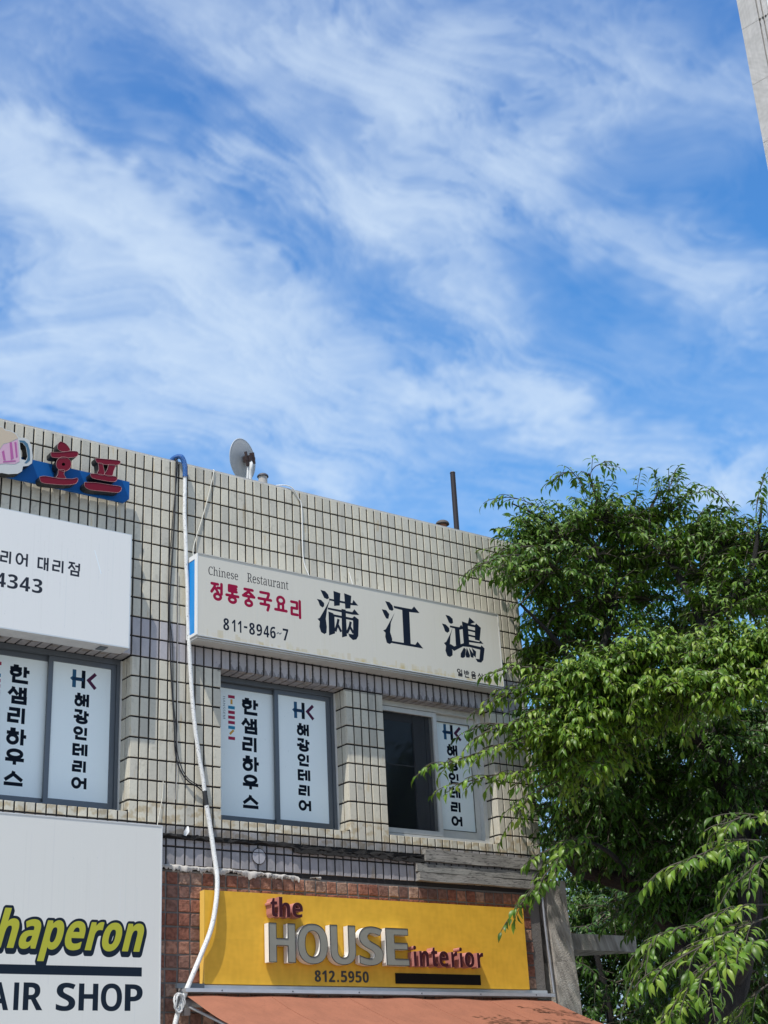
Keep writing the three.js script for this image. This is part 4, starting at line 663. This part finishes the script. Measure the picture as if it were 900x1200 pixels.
// ---------------------------------------------------------------- trees
const bark = M({ color: new THREE.Color(.018, .015, .014), roughness: .95, map: grime, bumpMap: fineBump, bumpScale: .02 });  // bark darkened so that its colour carries the shade of the crown
const leafGeo = (() => {   // lies along +x from its stalk, upper side +y
  const st = [[-.2, .005, -.02], [0, .012, .0], [.12, .095, .022], [.32, .155, .035], [.55, .15, .0], [.76, .098, -.085], [.92, .04, -.19], [1.02, .002, -.3]], pos = [], idx = [];
  st.forEach(([x, w, y]) => pos.push(x, y + w * .38, -w, x, y, 0, x, y + w * .38, w));
  for (let i = 0; i < st.length - 1; i++) for (let k = 0; k < 2; k++) { const a = i * 3 + k; idx.push(a, a + 1, a + 4, a, a + 4, a + 3); }
  const g = new THREE.BufferGeometry(); g.setAttribute('position', new THREE.Float32BufferAttribute(pos, 3)); g.setAttribute('uv', new THREE.Float32BufferAttribute(pos.filter((_, i) => i % 3 !== 1), 2)); g.setIndex(idx); g.computeVertexNormals(); return g;
})();
const leafMat = MP({ color: 0xffffff, roughness: .4, transmission: .46, thickness: 0, side: THREE.DoubleSide, ior: 1.4, specularIntensity: .6 });
const GREENS = { bright: [[.165, .29, .02], [.205, .32, .028], [.115, .225, .017], [.25, .35, .042], [.09, .185, .015]], mid: [[.10, .205, .018], [.13, .235, .022], [.07, .16, .014], [.17, .27, .032]], deep: [[.06, .145, .015], [.08, .17, .018], [.045, .11, .012]] };  // bright for sunlit boughs and new growth, deep paints the inner shade
class Tree {
  constructor(name, label) { this.o = thing(name, label, 'tree', null); this.wood = []; this.leaves = []; this.nodes = []; }
  limb(pts, r0, r1, seg = 24, rad = 8) {
    const cv = new THREE.CatmullRomCurve3(pts), g = new THREE.TubeGeometry(cv, seg, 1, rad, false), p = g.attributes.position, fr = rad + 1;
    for (let i = 0; i <= seg; i++) { const c = cv.getPointAt(i / seg), r = r0 + (r1 - r0) * i / seg; for (let k = 0; k < fr; k++) { const q = i * fr + k, rr_ = r * (1 + .12 * n3(c.x * 6 + k, c.y * 6, c.z * 6)); p.setXYZ(q, c.x + (p.getX(q) - c.x) * rr_, c.y + (p.getY(q) - c.y) * rr_, c.z + (p.getZ(q) - c.z) * rr_); } if (i > seg * .3 || r0 < .06) this.nodes.push([c.clone(), r]); }
    g.computeVertexNormals(); return g;
  }
  leaf(p, dir, up, size, pal) {
    const x = dir.clone().normalize(), z = x.clone().cross(up).normalize(); if (z.lengthSq() < .5) z.set(0, 0, 1); const y = z.clone().cross(x).normalize().negate(); y.multiplyScalar(y.dot(up) < 0 ? -1 : 1); z.copy(x).cross(y);
    const m = new THREE.Matrix4().makeBasis(x.multiplyScalar(size), y.multiplyScalar(size), z.multiplyScalar(size * rr(.95, 1.4))); m.setPosition(p);
    const c = pick(GREENS[pal]), k = rr(.7, 1.2); this.leaves.push({ m, c: c.map((v) => v * k), p: p.clone(), size });
  }
  // a leafy shoot: leaves hang from it left and right, drooping
  shoot(a, dir, L, pal, size = .105, gap = .042) {
    const d = dir.clone().normalize(), mid = a.clone().addScaledVector(d, L * .55).add(V(0, L * .06, 0)), end = a.clone().addScaledVector(d, L).add(V(0, -L * rr(.08, .3), 0));
    const cv = new THREE.QuadraticBezierCurve3(a, mid, end); this.wood.push(new THREE.TubeGeometry(cv, 4, .0045, 3, false));
    const n = Math.max(5, Math.round(L / gap)); let s = 1;
    for (let i = 1; i <= n; i++) {
      const t = .12 + .88 * i / n, p = cv.getPoint(t), tg = cv.getTangent(t), side = tg.clone().cross(V(0, 1, 0)).normalize().multiplyScalar(s); s = -s;
      const last = i >= n - 1, dl = side.multiplyScalar(last ? .3 : rr(.4, 1)).addScaledVector(tg, last ? .9 : rr(.1, .6)).add(V(rr(-.3, .3), -rr(.05, .95), rr(-.3, .3)));
      const up = V(rr(-.55, .55), 1, rr(-.55, .55)).addScaledVector(tg, rr(0, .6));
      const pp = p.clone().addScaledVector(dl.clone().normalize(), size * .18);
      this.leaf(pp, dl, up, size * (rnd() < .2 ? rr(.5, .75) : rr(.75, 1.12)), pal);
    }
  }
  // a bough: a stem from the nearest limb to c, twigs through an ellipsoid, shoots on the twigs
  clump(c, R, nt, pal, o = {}) {
    let best = null, bd = 1e9; for (const [p, r] of this.nodes) { const d = p.distanceTo(c) + Math.max(0, p.y - c.y) * .6; if (d < bd) { bd = d; best = [p, r]; } }
    const from = best[0], mid = from.clone().lerp(c, .5).add(V(rr(-.1, .1), bd * .12, rr(-.1, .1)));
    this.wood.push(new THREE.TubeGeometry(new THREE.QuadraticBezierCurve3(from, mid, c), 6, Math.min(.022, .008 + bd * .006), 5, false));
    const out = c.clone().sub(this.center); out.y *= .3; out.normalize();
    nt = Math.round(nt * 1.45);
    for (let i = 0; i < nt; i++) {
      const v = V(rr(-1, 1), rr(-1, 1), rr(-1, 1)); if (v.length() > 1) { i--; continue; }
      const e = c.clone().add(V(v.x * R.x, v.y * R.y, v.z * R.z)), m2 = c.clone().lerp(e, .5).add(V(0, .05, 0)), cv = new THREE.QuadraticBezierCurve3(c, m2, e);
      this.wood.push(new THREE.TubeGeometry(cv, 4, .006, 4, false));
      const ns = o.ns ?? 5;
      for (let k = 0; k < ns; k++) { const t = (k + 1) / ns, p = cv.getPoint(t), dir = e.clone().sub(c).normalize().multiplyScalar(.7).addScaledVector(out, o.out ?? .6).add(V(rr(-.7, .7), rr(-.25, .5) + (o.up ?? 0), rr(-.7, .7))); this.shoot(p, dir, rr(.28, .62) * (o.len ?? 1), pal, o.size ?? .1, o.gap ?? .034); }
    }
  }
  spray(pts, pal, o = {}) {   // a bough that ends in free shoots, given by points
    const cv = new THREE.CatmullRomCurve3(pts), L = cv.getLength(); this.wood.push(new THREE.TubeGeometry(cv, 12, .007, 4, false));
    const n = Math.round(L / (o.step ?? .085)); let s = 1;
    for (let i = 1; i <= n; i++) { const t = i / n, p = cv.getPoint(t), tg = cv.getTangent(t), side = tg.clone().cross(V(0, 1, 0)).normalize().multiplyScalar(s); s = -s; this.shoot(p, tg.multiplyScalar(.8).addScaledVector(side, i === n ? 0 : rr(.3, .9)).add(V(0, rr(-.15, .2), 0)), rr(.22, .42) * (o.len ?? 1) * (1.1 - .35 * t), pal, o.size ?? .105, o.gap ?? .032); }
  }
  finish(singles, trunks) {
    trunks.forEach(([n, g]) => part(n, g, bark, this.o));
    part('twigs', join(this.wood), M({ color: new THREE.Color(.06, .05, .035), roughness: .9 }), this.o);
    for (const l of this.leaves) { const [x, y, d] = toPx(l.p); l.show = x > 0 && x < 900 && y > 0 && y < 1200 ? l.size / d : 0; }
    this.leaves.sort((a, b) => b.show - a.show);
    const mats = new Map(), one = this.leaves.slice(0, singles), rest = this.leaves.slice(singles);
    for (const l of one) { const key = l.c.map((v) => Math.round(v * 40)).join(); if (!mats.has(key)) { const m = leafMat.clone(); m.color.setRGB(...l.c); mats.set(key, m); } const m = part('leaf', leafGeo, mats.get(key), this.o); m.applyMatrix4(l.m); }
    const im = new THREE.InstancedMesh(leafGeo, leafMat, rest.length), c = new THREE.Color(); im.name = 'foliage'; im.castShadow = im.receiveShadow = true; im.userData.kind = 'stuff';
    rest.forEach((l, i) => { im.setMatrixAt(i, l.m); im.setColorAt(i, c.setRGB(...l.c)); }); this.o.add(im);
    return this.leaves.length;
  }
}
{
  const t = new Tree('cherry_tree', 'large leafy cherry tree spreading its boughs over the corner of the tiled building');
  t.center = V(4.9, 5.5, 2.2);
  const base = V(4.55, .12, 2.75), fork = at(850, 1215, 13.6), W = [];
  const T = (n, px, r0, r1, seg) => W.push([n, t.limb(px.map((q) => (q.isVector3 ? q : at(...q))), r0, r1, seg)]);
  T('trunk', [base, V(4.53, 1.0, 2.72), V(4.5, 1.7, 2.7), fork.clone().add(V(0, -.1, 0))], .2, .16, 16);
  T('limb', [fork.clone().add(V(0, -.25, 0)), [858, 1170, 13.6], [872, 1110, 13.7], [880, 1040, 14], [862, 960, 14.4], [845, 900, 14.8], [838, 830, 15.3], [830, 770, 15.8], [826, 735, 16.2]], .14, .075, 40);
  T('limb', [fork.clone().add(V(0, -.25, 0)), [836, 1175, 13.9], [808, 1120, 14.3], [775, 1070, 14.7], [745, 1040, 15], [705, 1026, 15.3], [668, 1012, 15.4], [668, 985, 15.5], [676, 930, 15.7], [684, 860, 16], [690, 800, 16.3]], .13, .055, 44);
  T('limb', [[845, 900, 14.8], [826, 876, 14.6], [800, 850, 14.4], [760, 820, 14.2], [715, 800, 14], [660, 800, 13.9]], .06, .02, 24);
  T('limb', [[826, 740, 16.2], [812, 705, 16.5], [795, 675, 16.8], [778, 650, 17.1], [760, 610, 17.5], [772, 575, 17.9]], .06, .014, 24);
  T('limb', [[827, 740, 16.2], [845, 708, 16.2], [872, 690, 16.3], [888, 630, 16.6], [893, 585, 16.9]], .05, .014, 20);
  T('limb', [[690, 805, 16.3], [672, 775, 16.2], [640, 738, 16.2], [610, 708, 16.2]], .045, .014, 18);
  T('limb', [[688, 810, 16.3], [705, 760, 16.6], [720, 712, 16.9], [724, 670, 17.1], [730, 640, 17.2], [705, 600, 17.5], [690, 555, 17.8]], .045, .012, 24);
  T('limb', [[718, 715, 16.9], [700, 660, 17], [670, 635, 17], [640, 610, 16.9], [600, 590, 16.8]], .026, .008, 18);
  T('limb', [[872, 1110, 13.7], [885, 1060, 12.6], [880, 1010, 11.8], [850, 985, 11.4]], .05, .014, 18);
  T('limb', [[864, 1150, 13.6], [880, 1120, 12], [860, 1100, 10.9], [820, 1090, 10.4]], .05, .014, 18);
  T('limb', [[745, 1040, 15], [715, 1000, 14.4], [680, 985, 13.9], [655, 990, 13.7]], .035, .01, 16);
  T('limb', [[715, 800, 14], [680, 830, 13.9], [640, 850, 13.8], [600, 870, 13.9]], .022, .009, 14);
  T('limb', [[800, 850, 14.4], [830, 815, 13.9], [870, 800, 13.5]], .03, .01, 12);
  T('limb', [[870, 1000, 14.2], [905, 940, 14.4], [940, 870, 14.6], [960, 780, 14.8], [965, 700, 15.6]], .06, .016, 20);
  const C = (x, y, D, rx, ry, rd, nt, pal, o) => t.clump(at(x, y, D), V(rx * D / F, ry * D / F, rd), nt, pal, o);
  // upper crown
  const up = { up: .15, size: .1, ns: 6, gap: .03 };
  for (const [x, y, D, rx, ry, n] of [[690, 612, 17.4, 26, 16, 8], [660, 632, 17, 26, 12, 7], [728, 612, 17.5, 28, 14, 8], [768, 605, 17.6, 20, 12, 7], [800, 632, 17.3, 36, 16, 9], [842, 640, 17.1, 30, 12, 8], [885, 650, 16.8, 26, 24, 9], [700, 650, 17, 40, 18, 9], [648, 668, 16.5, 26, 16, 9], [755, 650, 17.2, 36, 18, 9], [820, 672, 16.8, 40, 20, 9], [655, 715, 16.7, 24, 20, 8], [700, 705, 16.9, 30, 22, 8], [765, 705, 17.3, 30, 16, 5], [870, 708, 16.4, 34, 28, 10], [665, 752, 16.8, 30, 16, 8], [720, 750, 16.9, 36, 16, 8], [780, 760, 17, 40, 10, 6], [650, 785, 17, 20, 18, 7], [690, 680, 17.8, 44, 24, 6], [760, 660, 18, 44, 20, 7], [850, 690, 17.6, 40, 30, 9], [820, 740, 17.6, 40, 20, 9], [845, 720, 16.2, 30, 18, 6], [640, 640, 16.8, 26, 14, 7], [935, 650, 16.6, 30, 24, 8], [950, 710, 16.2, 36, 30, 9], [1000, 700, 16, 30, 30, 8], [780, 650, 16.9, 36, 16, 5]]) C(x, y, D, rx, ry, .4, n, 'mid', up);
  // lower front: brighter leaf colour for new growth and full sun
  for (const [x, y, D, rx, ry, n] of [[668, 800, 14.1, 22, 12, 9], [695, 798, 14, 32, 16, 11], [730, 785, 14, 34, 16, 11], [770, 772, 14, 34, 16, 11], [815, 775, 13.8, 34, 18, 11], [865, 765, 13.6, 34, 18, 11], [676, 832, 13.9, 26, 15, 11], [705, 835, 13.9, 34, 18, 11], [750, 815, 13.8, 34, 16, 10], [800, 812, 13.6, 34, 14, 10], [860, 805, 13.4, 36, 16, 10], [668, 866, 13.8, 22, 12, 9], [700, 872, 13.9, 26, 14, 8], [676, 895, 13.8, 14, 10, 5], [890, 790, 13.4, 30, 20, 8], [935, 780, 13.4, 34, 24, 10], [985, 810, 13.4, 34, 26, 10]]) C(x, y, D, rx, ry, .35, n, 'bright', { size: .092, out: .5, up: 0, len: .8, ns: 6, gap: .029 });
  // inside of the crown, its shade also painted by deep leaf colour
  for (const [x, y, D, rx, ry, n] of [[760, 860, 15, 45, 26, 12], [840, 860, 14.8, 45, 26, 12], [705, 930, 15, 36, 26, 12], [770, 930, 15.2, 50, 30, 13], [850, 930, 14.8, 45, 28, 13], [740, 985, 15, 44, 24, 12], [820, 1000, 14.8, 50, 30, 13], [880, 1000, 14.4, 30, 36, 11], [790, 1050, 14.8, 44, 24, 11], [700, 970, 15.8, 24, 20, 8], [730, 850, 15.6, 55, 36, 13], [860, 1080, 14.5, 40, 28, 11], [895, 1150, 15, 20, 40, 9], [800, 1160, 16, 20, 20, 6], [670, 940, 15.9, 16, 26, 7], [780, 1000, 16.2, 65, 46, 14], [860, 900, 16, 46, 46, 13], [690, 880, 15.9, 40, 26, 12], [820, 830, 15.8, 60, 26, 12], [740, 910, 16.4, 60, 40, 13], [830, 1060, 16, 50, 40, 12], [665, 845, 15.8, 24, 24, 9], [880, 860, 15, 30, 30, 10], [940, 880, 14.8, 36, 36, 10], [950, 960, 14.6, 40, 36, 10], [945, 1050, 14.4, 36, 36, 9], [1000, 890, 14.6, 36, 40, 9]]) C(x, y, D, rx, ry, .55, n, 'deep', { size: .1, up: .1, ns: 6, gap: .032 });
  // free sprays
  const S = (pal, o, ...pts) => t.spray(pts.map((q) => at(...q)), pal, o);
  S('bright', { size: .1, len: .9 }, [640, 868, 13.9], [600, 872, 14], [560, 883, 14], [512, 897, 14]); S('bright', { size: .1, len: .9 }, [650, 900, 13.9], [610, 905, 13.9], [580, 908, 13.9], [540, 918, 13.9]);
  S('bright', { size: .098, len: .85 }, [660, 845, 14], [625, 845, 14], [590, 850, 14], [562, 862, 14]); S('bright', { size: .1, len: .6 }, [655, 786, 14.1], [625, 782, 14.2], [600, 782, 14.2], [578, 788, 14.2]);
  S('bright', { size: .098, len: .85 }, [655, 915, 13.8], [635, 925, 13.8], [615, 940, 13.8], [606, 955, 13.8]); S('bright', { size: .1 }, [660, 820, 14.2], [630, 815, 14.3], [600, 812, 14.3], [585, 820, 14.3]);
  S('deep', { size: .1, len: .8 }, [600, 850, 14.6], [575, 848, 14.7], [558, 852, 14.7]);
  S('mid', { size: .098, len: 1 }, [640, 655, 16.3], [605, 650, 15.9], [580, 655, 15.6], [560, 664, 15.4]); S('mid', { size: .098, len: 1 }, [650, 672, 16.3], [615, 666, 15.9], [590, 662, 15.7]); S('mid', { size: .098, len: .9 }, [650, 645, 16.4], [620, 640, 16], [595, 643, 15.8]);
  S('mid', { size: .105, len: .8 }, [690, 585, 17.6], [680, 565, 17.7], [668, 553, 17.8], [652, 560, 17.8]); S('mid', { size: .105, len: .75 }, [700, 580, 17.6], [692, 555, 17.8], [700, 545, 17.8], [712, 545, 17.8]); S('mid', { size: .105, len: .7 }, [650, 612, 17], [625, 592, 17], [600, 583, 17], [582, 584, 17]);
  S('mid', { size: .105, len: .7 }, [775, 590, 17.7], [785, 570, 17.9], [790, 556, 18]); S('mid', { size: .105, len: .7 }, [885, 610, 16.8], [888, 585, 16.9], [893, 565, 17]); S('mid', { size: .1, len: .6 }, [865, 605, 17.1], [848, 585, 17.2], [832, 574, 17.2]);
  S('mid', { size: .105, len: .9 }, [690, 985, 13.9], [660, 1000, 13.6], [635, 1030, 13.4], [610, 1060, 13.3]); S('mid', { size: .105, len: .8 }, [675, 1000, 13.8], [655, 1015, 13.6], [640, 1032, 13.5]);
  S('mid', { size: .105, len: .9 }, [700, 980, 14], [670, 985, 13.8], [640, 998, 13.6]);
  // nearest boughs, low on the right
  const nr = { size: .105, len: 1.0, gap: .028, step: .07 };
  S('bright', nr, [890, 985, 11.4], [860, 985, 11.2], [825, 1000, 11], [785, 1015, 10.9]); S('bright', nr, [905, 960, 11.4], [880, 955, 11.2], [850, 965, 11.1]); S('bright', nr, [900, 1075, 10.6], [860, 1090, 10.4], [820, 1110, 10.2], [775, 1135, 10.1]);
  S('bright', nr, [905, 1100, 10.4], [860, 1115, 10.2], [825, 1140, 10], [790, 1175, 9.9]); S('mid', nr, [840, 1085, 10.6], [800, 1088, 10.5], [768, 1100, 10.4], [752, 1130, 10.3]); S('bright', nr, [900, 1060, 10.8], [870, 1062, 10.7], [840, 1072, 10.6]);
  S('mid', nr, [850, 1150, 10.2], [815, 1170, 10], [780, 1195, 9.9], [755, 1215, 9.9]); S('mid', nr, [910, 1000, 11], [890, 1010, 10.9], [868, 1030, 10.8]); S('mid', nr, [905, 1150, 10.4], [880, 1170, 10.3], [860, 1200, 10.2]);
  console.log('cherry leaves', t.finish(300, W));
}
for (const [x, y, D, h, R, label] of [[705, 1160, 20.5, 4.9, 1.8, 'low shrubby tree right behind the concrete side canopy'], [775, 1150, 22, 6.2, 2.2, 'shrubby tree in the gap between concrete canopy and cherry trunk'], [860, 1120, 24, 8.6, 2.8, 'rounder tree standing behind the cherry trunk'], [930, 1100, 21, 8, 2.6, 'bushy tree beyond the road side of the cherry trunk'], [770, 1100, 30, 9.4, 3.6, 'tall pale leaved tree in the rear behind the shrubby trees']]) {
  const p = at(x, y, D), t = new Tree('background_tree', label), W = [], b = V(p.x, 0, p.z); t.center = V(p.x, h * .6, p.z);
  W.push(['trunk', t.limb([b, b.clone().add(V(.1, h * .3, 0)), b.clone().add(V(0, h * .62, .1)), b.clone().add(V(-.1, h * .85, 0))], .12, .03, 20)]);
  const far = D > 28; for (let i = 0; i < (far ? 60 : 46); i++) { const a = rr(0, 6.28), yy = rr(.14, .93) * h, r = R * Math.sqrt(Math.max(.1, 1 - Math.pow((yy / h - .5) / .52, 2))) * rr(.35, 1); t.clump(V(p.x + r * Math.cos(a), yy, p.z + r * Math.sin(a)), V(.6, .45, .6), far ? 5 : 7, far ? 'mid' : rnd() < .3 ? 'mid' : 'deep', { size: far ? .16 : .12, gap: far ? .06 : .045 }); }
  console.log(label, t.finish(0, W));
}

scene.traverse((o) => { if (o.isMesh) o.castShadow = o.receiveShadow = true; });
renderer.render(scene, camera);
